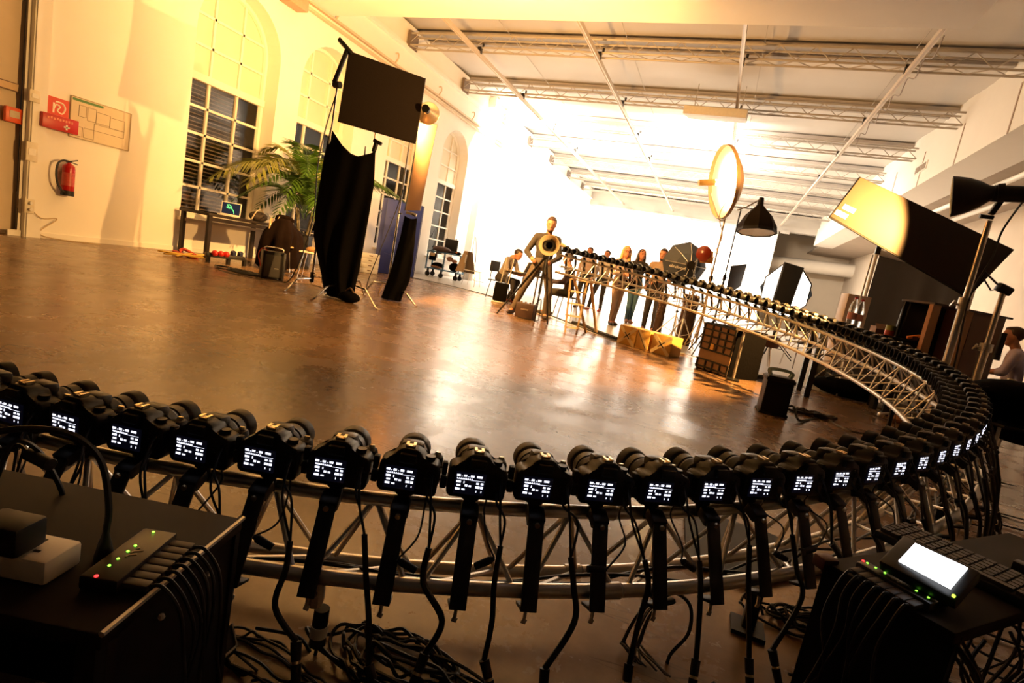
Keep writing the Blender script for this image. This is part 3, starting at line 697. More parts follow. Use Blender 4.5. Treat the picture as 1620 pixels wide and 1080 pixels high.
def hub(name, label, p0, p1, side, w, th, leds, red_at, nplug, text=None):
    """flat box from p0 to p1 (top centre line), plugs leave towards `side`"""
    p0, p1 = V(p0), V(p1); d = (p1 - p0).normalized(); s_ = V(side); s_ = (s_ - d * s_.dot(d)).normalized()
    c = (p0 + p1) / 2; t = thing(name, label, 'hub', c - V((0, 0, th)))
    R = Matrix((d, s_, d.cross(s_))).transposed()
    up = V((0, 0, 1))
    part('shell', MB().box(c - up * th / 2, ((p1 - p0).length, w, th), R, .003), mat('hub shell', (.022, .016, .012), .35), t)
    L = (p1 - p0).length
    for f in leds:
        part('indicator', MB().ell(p0 + d * L * f + up * .0005 - s_ * w * .12, (.0021, .0021, .0013), 8), green_led, t, 'small green light')
    part('power_light', MB().ell(p0 + d * L * red_at + up * .0005 - s_ * w * .1, (.0028, .0028, .0015), 8), red_led, t, 'small red light')
    g = MB()
    for q, (a, b) in enumerate(((.40, .0), (.44, .18), (.48, .0), (.52, .22), (.56, .05))): g.bar(p0 + d * L * a + up * .0006 - s_ * w * (.0), p0 + d * L * (a + .035) + up * .0006 + s_ * w * b, .003, .0006, (0, 0, 1))
    part('mark', g, mat('pale print', (.35, .27, .2), .5), t)
    for i in range(nplug):
        f = .12 + .76 * i / max(1, nplug - 1); q = p0 + d * L * f - up * th * .55 + s_ * w / 2
        part('plug', MB().box(q + s_ * .016, (.015, .034, .009), R, .002), mat('plug moulding', (.05, .034, .025), .5), t)
        part('lead', MB().tube(spline([q + s_ * .032, q + s_ * .05 + up * .002, q + s_ * .075 - up * .03, q + s_ * .085 - up * .09 + d * .01 * math.sin(i), q + s_ * .08 - up * .19 + d * .02 * math.cos(i * 2), q + s_ * .085 - up * .33 + d * (.02 * (i - 3))], 5), .0026, 6), cable_blk, t)
    return t
hub('usb_hub', 'flat black hub with a row of green lights on the left foreground case', gr(155, 915, ZL + .022), gr(255, 838, ZL + .022), -ul, .05, .02, (.22, .35, .5, .62, .93) , .03, 7)
# white four way socket
s0, s1 = gr(0, 852, ZL + .034), gr(97, 872, ZL + .034)
dx = (s1 - s0).normalized(); dy = V((-dx.y, dx.x, 0)); c = s1 - dx * .13
t = thing('extension_socket', 'white British style multiway socket on the left foreground case', 'socket', c - V((0, 0, .034)))
R = Matrix((dx, dy, V((0, 0, 1)))).transposed()
part('block', MB().box(c - V((0, 0, .016)), (.27, .058, .034), R, .005), mat('ivory plastic', (.86, .76, .62), .4, 0, .04), t)
hl = MB()
for f in (.095, .03): 
    for (a, b, w_, h_) in ((.0, .012, .004, .009), (-.011, -.010, .008, .004), (.011, -.010, .008, .004)): hl.box(c + dx * (f + a) + dy * b + V((0, 0, .0012)), (w_, h_, .001), R)
part('pin_hole', hl, black_rubber, t)
part('strap', MB().tube(spline([c - dx * .0 - dy * .031 + V((0, 0, -.02)), c + dx * .008 - dy * .03 + V((0, 0, .002)), c + dx * .022 + V((0, 0, .004)), c + dx * .036 + dy * .03 + V((0, 0, .002)), c + dx * .04 + dy * .032 + V((0, 0, -.025))], 5), .0032, 6), cable_blk, t)
p = gr(16, 822, ZL + .075); c = p
t = thing('power_adapter', 'black plug adapter with a pale label pushed in the white socket', 'adapter', c - V((0, 0, .04)))
part('body', MB().box(c - V((0, 0, .018)), (.062, .046, .04), R, .005), black_plastic, t)
part('label', MB().box(c + V((0, 0, .0008)) - dx * .008, (.038, .03, .0012), R), mat('worn label', (.20, .15, .09), .5), t)
q = gr(165, 872, ZL + .012)
t = thing('desk_lead', 'thick black lead arching up from the left foreground case', 'cable', q)
cable_run([q, q + V((0, 0, .03)), over(q, 172, 800), over(q, 160, 730), over(q, 120, 690), over(q, 60, 678), over(q, 0, 682), over(q, -60, 700)], .0045, 'lead', root=t)
part('boot', MB().lathe([(.004, .04), (.009, .02), (.013, 0), (.0, 0)], q - V((0, 0, .01)), (0, 0, 1), 12), black_rubber, t)
q = gr(40, 770, ZL + .02)
cable_run([q + ul * .05, over(q, 20, 700), over(q, 60, 712), over(q, 95, 770), over(q, 100, 800)], .004, 'looped_lead', label='black lead looping over the back edge of the left case', cat='cable')
p = over(gr(60, 760, .42), 62, 726)
t = thing('inline_connector', 'black barrel connector lying by the leftmost cameras', 'connector', p)
part('barrel', MB().cyl(p - V((.028, 0, .0)), p + V((.022, .004, -.004)), .010, seg=12), black_rubber, t)
part('lead', MB().tube(spline([p - V((.028, 0, 0)), p - V((.06, 0, -.006)), p - V((.10, .02, .02))], 5), .003, 6), cable_blk, t)
# black wedge lying on the floor, lower left
a, b, c2, d2 = gr(250, 1075), gr(362, 1025), gr(372, 1040), gr(280, 1120)
t = thing('floor_wedge', 'flat black wedge shaped lid on the floor beside the left case', 'lid', (a + b) / 2)
part('panel', MB().slab([a + V((0, 0, .02)), b + V((0, 0, .05)), c2 + V((0, 0, .02)), d2 + V((0, 0, .012))], .012), black_plastic, t)
part('edge', MB().tube([b + V((0, 0, .058)), c2 + V((0, 0, .028)), d2 + V((0, 0, .02))], .003, 5), alu_dull, t)

# right foreground equipment rack
ZR = .45
A_, B_ = gr(1302, 886, ZR), gr(1512, 1002, ZR)
ux = (B_ - A_).normalized(); uy = V((-ux.y, ux.x, 0)); uy = uy if uy.y > 0 else -uy
FARV = .40; WID = (B_ - A_).length
R_ = B_ + (gr(1640, 962, ZR) - B_).normalized() * .8
ur = (R_ - B_).normalized()
t = thing('equipment_rack', 'dark rack in the right foreground carrying the keyboard and small bright monitor', 'rack', (A_ + B_) / 2 + ur * .3 - V((0, 0, ZR)))
T4 = [A_, B_, B_ + ur * .8, A_ + ur * .8]
part('top', MB().slab([p + V((0, 0, -.012)) for p in T4], .024, .003), MATS['dark brown laminate'], t)
part('side_panel', MB().slab([A_ + ur * .015 + V((0, 0, -.024)), B_ + ur * .015 + V((0, 0, -.024)), B_ + ur * .015 + V((0, 0, -ZR + .004)), A_ + ur * .015 + V((0, 0, -ZR + .004))], .014), case_blk, t)
for u_ in (.03, .7): part('leg', MB().box(B_ + ur * u_ - ux * .02 + V((0, 0, -ZR / 2)), (.03, .03, ZR - .02)), black_metal, t)
part('corner_cap', MB().box(A_ + V((0, 0, -.005)) + ur * .01, (.035, .03, .025), (0, 0, .6), .004), mat('copper brown cap', (.09, .03, .015), .4, .4), t)
tg = MB(); rr = random.Random(5)
for i in range(16):
    q = B_ + ur * rr.uniform(.08, .6) - ux * rr.uniform(.02, .05) + V((0, 0, -rr.uniform(.04, .1)))
    tg.tube(spline([q, q + V((rr.uniform(-.03, .03), -.05, -.05)), q + V((rr.uniform(-.08, .08), -.06, -.18)), q + V((rr.uniform(-.12, .12), -.03, -.3))], 5), .0035, 6)
part('cable_tangle', tg, mat('brown black cable', (.035, .02, .016), .5), t, kind='stuff')
hub('usb_hub', 'flat hub with green lights on the near edge of the right foreground rack', gr(1362, 886, ZR + .02), gr(1480, 953, ZR + .02), -ur, .03, .018, (.08, .2, .33, .75, .9), .02, 7)
k0, k1 = gr(1398, 832, ZR + .022), gr(1640, 944, ZR + .022)
kd = (k1 - k0).normalized(); kn = V((-kd.y, kd.x, 0)); c = k0 + kd * .21 + kn * .03
R = Matrix((kd, kn, V((0, 0, 1)))).transposed()
t = thing('keyboard', 'black keyboard behind the small bright monitor on the right rack', 'keyboard', c - V((0, 0, .02)))
part('base', MB().box(c - V((0, 0, .012)), (.42, .14, .018), R, .004), black_plastic, t)
ky = MB()
for r in range(6):
    for q in range(21):
        if (r == 0 and 6 <= q <= 11): continue
        ky.box(c + kd * (-.195 + q * .0195) + kn * (-.053 + r * .021) + V((0, 0, .001)), (.0155, .0165, .007), R)
    if r == 0: ky.box(c + kd * (-.195 + 8.5 * .0195) + kn * (-.053) + V((0, 0, .001)), (.112, .0165, .007), R)
part('keys', ky, mat('key caps', (.05, .036, .03), .45), t)
hub('usb_hub', 'flat hub with green lights behind the keyboard on the right rack', c + kn * .12 - kd * .02 + V((0, 0, .01)), c + kn * .12 + kd * .19 + V((0, 0, .01)), kn, .03, .02, (.1, .22, .38, .5, .65, .8), .97, 6)
# small monitor
zt = ZR + .05
q = [gr(1430, 852, zt + .015), gr(1552, 912, zt + .02), gr(1512, 958, zt - .02), gr(1390, 893, zt - .02)]
n_ = (q[1] - q[0]).cross(q[3] - q[0]).normalized(); n_ = n_ if n_.z > 0 else -n_
cc = sum(q, V()) / 4
t = thing('small_monitor', 'small black monitor with a glowing white screen on the right rack', 'monitor', cc - V((0, 0, .045)))
part('casing', MB().slab(q, .02, .004), black_plastic, t)
s4 = [gr(1461, 858, zt), gr(1537, 910, zt), gr(1503, 933, zt), gr(1427, 886, zt)]
e1 = (q[1] - q[0]); e2 = (q[3] - q[0])
def onp(u, v): return q[0] + e1 * u + e2 * v + n_ * .0115
part('screen', MB().slab([onp(.2, .12), onp(.87, .09), onp(.86, .78), onp(.2, .78)], .002), mat('white screen', (.9, .9, .95), .4, emit=(.92, .95, 1.0), estr=3.2), t)
part('power_light', MB().ell(onp(.93, .9), (.003,) * 3, 8), mat('yellow green light', (.5, .8, .1), .4, emit=(.6, 1, .05), estr=3), t, 'small yellow green light')
part('stand', MB().box(cc - n_ * .025 - V((0, 0, .01)), (.06, .05, .03), None, .004), black_plastic, t)
q0 = gr(1365, 1040); t = thing('label_tag', 'small cream and green tag on the floor under the right rack', 'tag', q0)
part('paper', MB().box(q0 + V((0, 0, .05)), (.06, .03, .02), (0, .2, .5), .004), mat('cream paper', (.62, .5, .25), .6), t)
part('stripe', MB().box(q0 + V((0, 0, .037)), (.062, .031, .008), (0, .2, .5)), mat('green print', (.1, .3, .2), .6), t)
# dark floor panel and cable heaps
solo('floor_dark_panel', MB().slab([gr(1082, 806) + V((0, 0, .012)), gr(1215, 850) + V((0, 0, .012)), gr(1330, 905) + V((0, 0, .012)), gr(1180, 930) + V((0, 0, .012)), gr(1084, 890) + V((0, 0, .012))], .018), black_rubber, 'black flat panel on the floor under the near right part of the ring', 'mat', at=gr(1180, 870))  # flat dark polygon laid over the floor below the ring
def heap(label, px, n, rx, r, seed, m=cable_blk, hgt=.04, name='cable_coil', group='cable heaps in the foreground', grp=True):
    rr = random.Random(seed); c = gr(*px); t = thing(name, label, 'cable', c, group if grp else None)
    for i in range(n):
        pts = []; a0 = rr.uniform(0, 6.3); ox, oy = rr.uniform(-rx * .3, rx * .3), rr.uniform(-rx * .2, rx * .2); sx, sy = rr.uniform(.6, 1.3) * rx, rr.uniform(.22, .55) * rx
        turns = rr.uniform(.7, 1.6)
        for q in range(24):
            a = a0 + turns * 2 * math.pi * q / 23
            pts.append(c + V((ox + sx * math.cos(a) * (1 + .12 * math.sin(3 * a + i)), oy + sy * math.sin(a), r + hgt * rr.random())))
        part('loop', MB().tube(spline(pts, 3), r, 6), m, t)
    return t
heap('heap of black cables on the floor at the bottom, left of centre', (640, 1062), 9, .16, .0042, 3, hgt=.03)
heap('thin black loops of cable beside the left foreground case', (420, 1050), 4, .13, .003, 9, hgt=.02)
heap('heap of black cables under the right foreground rack', (1300, 1010), 7, .16, .004, 21)
# hanging bundle of thin grey cables with a loop
t = thing('cable_hank', 'hank of many thin grey cables hanging under the near truss', 'cable', gr(1035, 1040))
top = over(gr(1035, 1040), 1045, 948); rr = random.Random(4)
for i in range(10):
    o = V((rr.uniform(-.02, .02), rr.uniform(-.015, .015), 0))
    part('strand', MB().tube(spline([top + o * .4, top + o + V((-.03, 0, -.05)), top + o * 1.4 + V((-.045, 0, -.13)), V((top.x - .04 + o.x * 1.5, top.y - .02 + o.y, .02)), V((top.x + rr.uniform(-.05, .08), top.y - .06, .01))], 5), .0025, 5), mat('grey flex dark', (.06, .05, .042), .45), t)
part('loop', MB().tube(spline([top, top + V((.03, 0, .03)), top + V((.07, 0, .01)), top + V((.08, .0, -.06)), top + V((.05, 0, -.15)), top + V((.09, -.02, -.24)), V((top.x + .16, top.y - .03, .02))], 6), .0045, 6), cable_blk, t)
part('tie', MB().tube(spline([top + V((-.03, .015, .0)), top + V((0, -.02, .005)), top + V((.03, .015, 0))], 4), .008, 6), black_rubber, t)
for i, (px, lb) in enumerate((((500, 940), 'taped plug with white tag hanging from a cable at the lower left'), ((505, 995), 'black double socket wrapped in white tape at the lower left'))):
    c = over(gr(500, 1035), *px); t = thing('taped_plug', lb, 'plug', c)
    if i == 0: part('plastic_wrap', MB().lathe([(.012, .03), (.017, .02), (.019, -.01), (.015, -.024), (.006, -.028)], c, (0, 0, 1), 9), mat('clear wrap', (.55, .45, .36), .2, 0, .3, 60), t); part('lead', MB().tube(spline([c + V((0, 0, .02)), c + V((-.005, 0, .08)), c + V((-.01, .02, .14))], 4), .005, 6), cable_blk, t)
    else:
        part('socket', MB().cyl(c + V((0, 0, .05)), c + V((0, 0, -.035)), .016, .018, 12), black_rubber, t); part('tape', MB().cyl(c + V((0, 0, .012)), c + V((0, 0, -.014)), .0185, seg=12), mat('white tape', (.88, .8, .7), .6), t)
        part('lead', MB().tube(spline([c + V((0, 0, -.03)), c + V((-.005, 0, -.07)), V((c.x - .05, c.y, .02)), V((c.x - .15, c.y - .02, .01))], 5), .004, 6), cable_blk, t)
# ------------------------------------------------------------------ stands, flags, cloths
def down(p): return V((p.x, p.y, 0))
def light_stand(label, base, h, r=.016, m=None, legs=.45, rot=0.0, legz=.55, group=None, name='light_stand'):
    m = m or black_metal; base = down(V(base)); t = thing(name, label, 'stand', base, group)
    part('pole', MB().cyl(base + V((0, 0, .1)), base + V((0, 0, h * .55)), r, seg=10).cyl(base + V((0, 0, h * .55)), base + V((0, 0, h)), r * .72, seg=10), m, t)
    part('collar', MB().cyl(base + V((0, 0, h * .53)), base + V((0, 0, h * .57)), r * 1.7, seg=10).box(base + V((r * 2.2, 0, h * .55)), (.04, .012, .018)), black_plastic, t)
    for i in range(3):
        a = rot + i * 2.0944; d = V((math.cos(a), math.sin(a), 0))
        part('leg', MB().tube([base + V((0, 0, legz)) + d * r, base + d * legs + V((0, 0, .012))], .010, 8).tube([base + V((0, 0, .2)) + d * r, base + d * legs * .5 + V((0, 0, legz * .5))], .006, 6), m, t)
    return t
def c_stand(label, base, h, feet):
    base = down(V(base)); t = thing('c_stand', label, 'stand', base, 'chrome stands holding the flags')
    part('pole', MB().cyl(base + V((0, 0, .1)), base + V((0, 0, h * .5)), .0175, seg=12).cyl(base + V((0, 0, h * .5)), base + V((0, 0, h)), .0125, seg=10), chrome, t)
    part('hub', MB().cyl(base + V((0, 0, .12)), base + V((0, 0, .26)), .03, seg=12), black_metal, t)
    part('knob', MB().cyl(base + V((0, 0, h * .5)), base + V((.05, 0, h * .5)), .012, seg=8).cyl(base + V((.05, -.03, h * .5)), base + V((.05, .03, h * .5)), .007, seg=8), black_metal, t)
    for i, f in enumerate(feet):
        f = down(V(f)); d = f - base; z = .17 + .03 * i
        part('leg', MB().tube(spline([base + V((0, 0, z)), base + d * .5 + V((0, 0, z)), base + d * .62 + V((0, 0, z * .93)), base + d * .9 + V((0, 0, .035)), f + V((0, 0, .013))], 4), .013, 8), chrome, t)
    return t
SA, SB, SC = down(gr(494, 437, .2)), down(gr(548, 451, .2)), down(gr(633, 462, .2))
SB = SB + SB.normalized() * .42
DF = dep(SA + V((0, 0, 2.4))); LAMP = atd(677, 178, DF + .30); SC = down(atd(655, 178, DF + .78))
def foot(base, ang, L=.5): return base + V((math.cos(ang) * L, math.sin(ang) * L, 0))
c_stand('chrome stand left of the big draped black cloth, holding the large black flag', SA, 2.85, [gr(449, 462), foot(SA, 1.2), foot(SA, -.3, .4)])
c_stand('chrome stand under the big draped black cloth', SB, 2.1, [gr(492, 476), gr(598, 491), foot(SB, 1.6)])
c_stand('chrome stand under the narrow black cloth, carrying the bright lamp', SC, LAMP.z - .1, [SC + (gr(671, 489) - SC).normalized() * min(.75, (gr(671, 489) - SC).length), foot(SC, 2.4, .55), foot(SC, -2.2, .4)])
def flag(name, label, px, ds, m, th=.03, frame=True):
    P = [atd(p[0], p[1], d) for p, d in zip(px, ds)]
    P[2] = P[1] + P[3] - P[0] if False else P[2]
    c = sum(P, V()) / 4; t = thing(name, label, 'flag', c)
    part('fabric', MB().slab(P, th, .008), m, t)
    cen = c; fr = MB()
    fr.tube([p for p in P] + [P[0]], .011, 8)
    part('frame', fr, black_metal, t)
    return t, P
DF = dep(SA + V((0, 0, 2.4)))
t1, PF = flag('light_flag', 'large square black flag high up left of the palm and windows', [(553, 82), (673, 125), (657, 227), (535, 192)], [DF - .15, DF + .15, DF + .15, DF - .15], flag_blk, .05)
top = SA + V((0, 0, 2.85))
g = thing('flag_grip', 'black clamp arm at the top corner of the large square flag', 'clamp', top)
part('arm', MB().bar(top + V((-.03, -.03, -.02)), PF[0] + V((-.02, -.02, .03)), .05, .05, (0, 0, 1), .01), black_metal, g)
part('knuckle', MB().cyl(top + V((-.05, 0, -.03)), top + V((.05, 0, -.03)), .045, seg=14), black_metal, g)
part('jaw', MB().bar(PF[0] + V((-.12, -.1, .12)), PF[0] + V((.03, .02, -.02)), .09, .05, (0, 0, 1), .015), black_plastic, g)
DC = dep(SC + V((0, 0, 1.6)))
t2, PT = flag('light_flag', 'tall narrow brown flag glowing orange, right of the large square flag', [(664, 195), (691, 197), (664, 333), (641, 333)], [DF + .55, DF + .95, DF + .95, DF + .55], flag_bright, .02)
g = thing('flag_grip', 'small clamp under the tall narrow flag', 'clamp', atd(651, 338, DF + .6)); c = V(g.location)
part('jaw', MB().box(c, (.16, .05, .04), (0, .1, .3), .008), alu_dull, g); part('knob', MB().cyl(c, c + V((.1, -.06, -.03)), .012, seg=8), black_metal, g)
def drape(name, label, left, right, sag, d, folds, amp, thick, m, cat='cloth'):
    rows = []; nv, nu = 26, 44
    def pl(L, v):
        s_ = v * (len(L) - 1); i = min(int(s_), len(L) - 2); f = s_ - i
        return (L[i][0] + (L[i + 1][0] - L[i][0]) * f, L[i][1] + (L[i + 1][1] - L[i][1]) * f)
    for iv in range(nv + 1):
        v = iv / nv; l, r = pl(left, v), pl(right, v); row = []
        for q in range(2 * nu):
            fr_ = q < nu; u = q / (nu - 1) if fr_ else 1 - (q - nu) / (nu - 1)
            y = l[1] + (r[1] - l[1]) * u + sag * math.sin(math.pi * u) * (1 - v) ** 1.5
            x = l[0] + (r[0] - l[0]) * u
            f_ = amp * math.sin(folds * u * 6.283 + 2.5 * v + (0 if fr_ else .6)) * (.35 + .65 * v)
            w_ = thick * math.sqrt(max(0, math.sin(math.pi * u))) * (.6 + .4 * v)
            n_ = .03 * noise.noise(V((u * 3, v * 4, 5)))
            p = atd(x, y, d + (-w_ if fr_ else w_) + f_ + n_)
            p.z = max(p.z, .012 + (.02 if not fr_ else 0))
            row.append(p)
        rows.append(row)
    b = MB(); R_ = b.grid(rows, True); b.face(R_[0][::-1]); b.face(R_[-1])
    return solo(name, b, m, label, cat, ang=60, at=down(rows[-1][nu // 2]))
dB = dep(gr(540, 472))
drape('draped_cloth', 'big black cloth draped over a stand in front of the palm', [(523, 201), (512, 250), (504, 300), (499, 330), (496, 375), (506, 425), (517, 470)], [(594, 238), (592, 290), (585, 335), (577, 380), (569, 425), (563, 450), (559, 476)], 26, dB, 2.6, .035, .14, cloth_blk)
dC = min(dep(gr(622, 474)), dep(SC) - .2)
drape('draped_cloth', 'narrow black cloth hanging to the floor under the tall brown flag', [(640, 341), (633, 375), (622, 415), (612, 445), (603, 470), (602, 478)], [(660, 345), (656, 385), (653, 415), (648, 445), (638, 465), (634, 477)], 3, dC, 1.6, .03, .09, cloth_blk)
g = thing('cloth_clamp', 'metal clamp holding the right corner of the big draped cloth', 'clamp', atd(594, 228, dB)); c = V(g.location)
part('jaw', MB().box(c + V((0, 0, -.04)), (.05, .05, .14), (0, .2, 0), .01), black_metal, g); part('arm', MB().box(c + V((.03, 0, .03)), (.13, .05, .05), (0, .3, .2), .012), black_metal, g); part('stud', MB().cyl(c + V((-.02, 0, .04)), c + V((-.025, 0, .17)), .014, seg=8), alu, g)
# boot like weight at the foot of the cloth
p = gr(548, 478); g = thing('sandbag', 'small black weight bag at the foot of the big draped cloth', 'bag', p)
part('bag', MB().ell(p + V((0, .04, .07)), (.16, .11, .075), 16), cloth_blk, g); part('handle', MB().tube(spline([p + V((-.07, .04, .13)), p + V((0, .04, .19)), p + V((.07, .04, .13))], 5), .012, 6), mat('brown webbing', (.12, .07, .04), .8), g)
# tungsten lamp behind the flag
LAMP = atd(677, 178, DF + .30)
ax = V((-.38, .92, .04)).normalized()
AIM = LAMP + ax * 3
SCT = V((SC.x, SC.y, LAMP.z - .1))
t = thing('studio_lamp', 'bright lamp with a bowl reflector half hidden behind the large square flag', 'lamp', LAMP)
part('reflector', MB().lathe([(.045, -.17), (.06, -.15), (.11, -.06), (.15, .04), (.157, .045), (.143, .04), (.10, -.055), (.03, -.12)], LAMP, ax, 28), mat('satin reflector', (.62, .5, .36), .3, .7), t)
part('housing', MB().cyl(LAMP - ax * .17, LAMP - ax * .24, .06, .055, 16), black_metal, t)
part('bracket', MB().tube([SCT - V((0, 0, .02)), SCT + V((0, 0, .06)), LAMP - ax * .2], .014, 8), black_metal, t)
part('bulb', MB().ell(LAMP - ax * .06, (.035, .035, .035), 12), mat('glowing bulb', (1, .9, .7), .5, emit=(1, .8, .5), estr=60), t)
cable_run([SA + V((0, 0, 2.7)), SA + V((-.06, -.05, 2.2)), SA + V((-.10, -.06, 1.7)), SA + V((-.08, -.04, 1.1)), SA + V((-.16, -.05, .55)), SA + V((-.5, .1, .05)), SA + V((-.9, .2, .012))], .008, 'stand_cable', label='wavy black cable hanging down beside the left chrome stand', cat='cable')
cable_run([SC + V((0.02, 0, 1.7)), SC + V((-.03, -.1, 1.2)), SC + V((-.14, -.15, .7)), SC + V((-.3, -.1, .25)), SC + V((-.5, 0.1, .014)), SC + V((-1.1, .5, .014))], .007, 'stand_cable', label='thin black cable hanging in front of the blue mat', cat='cable')

# ------------------------------------------------------------------ left side furniture
def ubox(P0, P1, dpt, h, z=0):
    P0, P1 = down(V(P0)), down(V(P1)); d = (P1 - P0); n = V((-d.y, d.x, 0)).normalized()
    if n.y < 0: n = -n
    b = [P0, P1, P1 + n * dpt, P0 + n * dpt]
    return [p + V((0, 0, z)) for p in b] + [p + V((0, 0, z + h)) for p in b], d.normalized(), n
def boxmb(c8, bev=.008):
    b = MB(); v = b.hexa(c8)
    if bev: bmesh.ops.bevel(b.bm, geom=list({e for q in v for e in q.link_edges}), offset=bev, segments=2, affect='EDGES', profile=.5)
    return b
dark_wood = mat('dark table steel', (.02, .013, .009), .55, 0, .15, spec=.25)
tx0, tx1, ty0, ty1 = -9.2, -8.5, 7.05, 10.2
t = thing('work_table', 'long black table under the first window', 'table', (-8.85, 8.6, 0))
part('tabletop', MB().box((-8.85, 8.62, .765), (.74, 3.2, .05), bev=.006), dark_wood, t)
for x in (tx0 + .03, tx1 - .03):
    for y in (ty0 + .03, 8.65, ty1 - .03):
        part('leg', MB().box((x, y, .375), (.065, .065, .75)), dark_wood, t)
part('crossbar', MB().box((tx1 - .03, 8.62, .69), (.05, 3.1, .07)), dark_wood, t)
def screen_art():
    a = MB(); return a
lp = over(V((-8.72, 7.62, 0)), 345, 334); lp = V((-8.72, 7.66, .79))
fd = V((.62, -.78, 0)); sd_ = V((.78, .62, 0))
t = thing('laptop', 'white laptop with a green swirl on its dark screen, on the long black table', 'laptop', lp)
R = Matrix((sd_, -fd, V((0, 0, 1)))).transposed()
part('keyboard_base', MB().box(lp + V((0, 0, .012)) + fd * .12, (.34, .24, .022), R, .004), white_plastic, t)
up_ = (V((0, 0, 1)) - fd * .25).normalized(); Rl = Matrix((sd_, up_.cross(sd_), up_)).transposed()
cs = lp + up_ * .125 + V((0, 0, .02)) - fd * .0
part('lid', MB().box(cs, (.34, .014, .245), Rl, .005), white_plastic, t)
nf = -(up_.cross(sd_)); nf = nf if nf.dot(fd) > 0 else -nf
part('screen', MB().box(cs + nf * .008, (.305, .003, .21), Rl), mat('dark laptop screen', (.01, .015, .03), .25, emit=(.01, .02, .05), estr=.5), t)
sw = MB()
for P in ([(-.07, .07), (-.05, .03), (0, .01), (.04, -.03), (.06, -.09)], [(-.08, .02), (-.03, .0), (.0, .02)], [(-.05, .075), (-.01, .05), (.01, .02)]):
    sw.tube(spline([cs + sd_ * p[0] + up_ * p[1] + nf * .01 for p in P], 6), .007, 5, taper=.5)
part('swirl', sw, mat('green screen swirl', (.1, .7, .2), .5, emit=(.12, 1.0, .22), estr=2.0), t)
p = V((-8.6, 8.1, .79)); t = thing('table_bag', 'dark folded bag lying on the long black table behind the coat', 'bag', p)
part('bag', MB().ell(p + V((0, .1, .09)), (.14, .2, .10), 14), mat('dark bag cloth', (.03, .02, .015), .8), t); part('strap', MB().tube(spline([p + V((.05, -.1, .03)), p + V((.08, -.02, .2)), p + V((.03, .15, .21)), p + V((.02, .25, .1))], 5), .012, 6), mat('pale strap', (.5, .4, .3), .7), t)
# plant
leaf = mat('palm leaf green', (.05, .12, .012), .4, 0, .35, 6); leaf_old = mat('palm leaf yellow green', (.20, .22, .03), .45, 0, .3, 6); stemm = mat('palm stem', (.16, .13, .05), .5, 0, .3, 10)
pb = V((-8.15, 8.95, 0)); t = thing('potted_palm', 'tall green palm with arching fronds behind the big draped cloth', 'plant', pb)
part('pot', MB().lathe([(0, 0), (.2, 0), (.24, .4), (.26, .42), (.22, .42), (.2, .36), (0, .36)], pb, (0, 0, 1), 24), mat('dark planter', (.035, .03, .028), .5), t)
rr = random.Random(12)
for i in range(8):
    a = rr.uniform(0, 6.28); r0 = rr.uniform(.02, .1); b0 = pb + V((r0 * math.cos(a), r0 * math.sin(a), .36))
    part('stem', MB().tube(spline([b0, b0 + V((.05 * math.cos(a), .05 * math.sin(a), .4)), b0 + V((.14 * math.cos(a), .14 * math.sin(a), .85))], 5), .02, 7, taper=.55), stemm, t)
def frond(base, a, L, rise, droop, seed, m):
    rr = random.Random(seed); d = V((math.cos(a), math.sin(a), 0)); n = 20
    P = [base + d * (L * (q / n) * (.45 + .55 * q / n)) + V((0, 0, rise * math.sin(min(1.9, 1.75 * q / n)) - droop * (q / n) ** 3)) for q in range(n + 1)]
    b = MB().tube(P, .009, 5, taper=.25)
    for q in range(5, n + 1):
        tdir = (P[q] - P[q - 1]).normalized(); side = tdir.cross(V((0, 0, 1))); side = side.normalized() if side.length > .05 else d.orthogonal()
        f = (q - 5) / (n - 5); ll = .5 * math.sin(math.pi * (.18 + .75 * f)) * L / 1.2
        for s_ in (-1, 1):
            for sub in (0, .33, .66):
                o = P[q] + tdir * sub * (L / n)
                e = o + side * s_ * ll * .72 + tdir * ll * .62 + V((0, 0, -.12 * ll - .5 * ll * rr.uniform(.1, .5)))
                mid = o.lerp(e, .45) + V((0, 0, .05 * ll)); wv = tdir * .017
                v = b.verts([o, mid - wv, e, mid + wv]); b.face(v)
    return part('frond', b, m, t, ang=80)
for i in range(28):
    a = i * 2.39996 + rr.uniform(-.2, .2); up = rr.uniform(0, 1)
    frond(pb + V((.05 * math.cos(a), .05 * math.sin(a), 1.0 + .3 * up)), a, .95 + .35 * rr.random(), .65 + .6 * up, .3 + .4 * (1 - up), 50 + i, leaf if i % 4 else leaf_old)
frond(pb + V((-.05, -.1, 1.35)), math.atan2(-1.0, -.25), 1.75, .85, .75, 91, leaf_old)
frond(pb + V((-.05, -.1, 1.4)), math.atan2(-1.0, .1), 1.5, .95, .9, 92, leaf_old)
frond(pb + V((.1, .1, 1.4)), math.atan2(.8, .9), 1.7, .8, .35, 93, leaf)
frond(pb + V((.1, .05, 1.4)), math.atan2(.35, 1.0), 1.4, .85, .3, 94, leaf)
# suitcase on wheels below the table
p0, p1 = V((-8.35, 8.55, 0)), V((-7.85, 8.8, 0)); c8, d, n_ = ubox(p0, p1, .3, .62, .07)
t = thing('wheeled_case', 'black case on small wheels under the palm', 'case', down((p0 + p1) / 2))
part('shell', boxmb(c8, .02), case_blk, t)
for q in (p0, p1): part('wheel', MB().cyl(q + n_ * .12 + V((0, 0, .035)), q + n_ * .16 + V((0, 0, .035)), .035, seg=14), black_rubber, t)
part('handle', MB().tube(spline([c8[4] + n_ * .15 + d * .12, c8[4] + n_ * .15 + d * .14 + V((0, 0, .05)), c8[4] + n_ * .15 + d * .38 + V((0, 0, .05)), c8[4] + n_ * .15 + d * .4], 4), .01, 6), black_rubber, t)
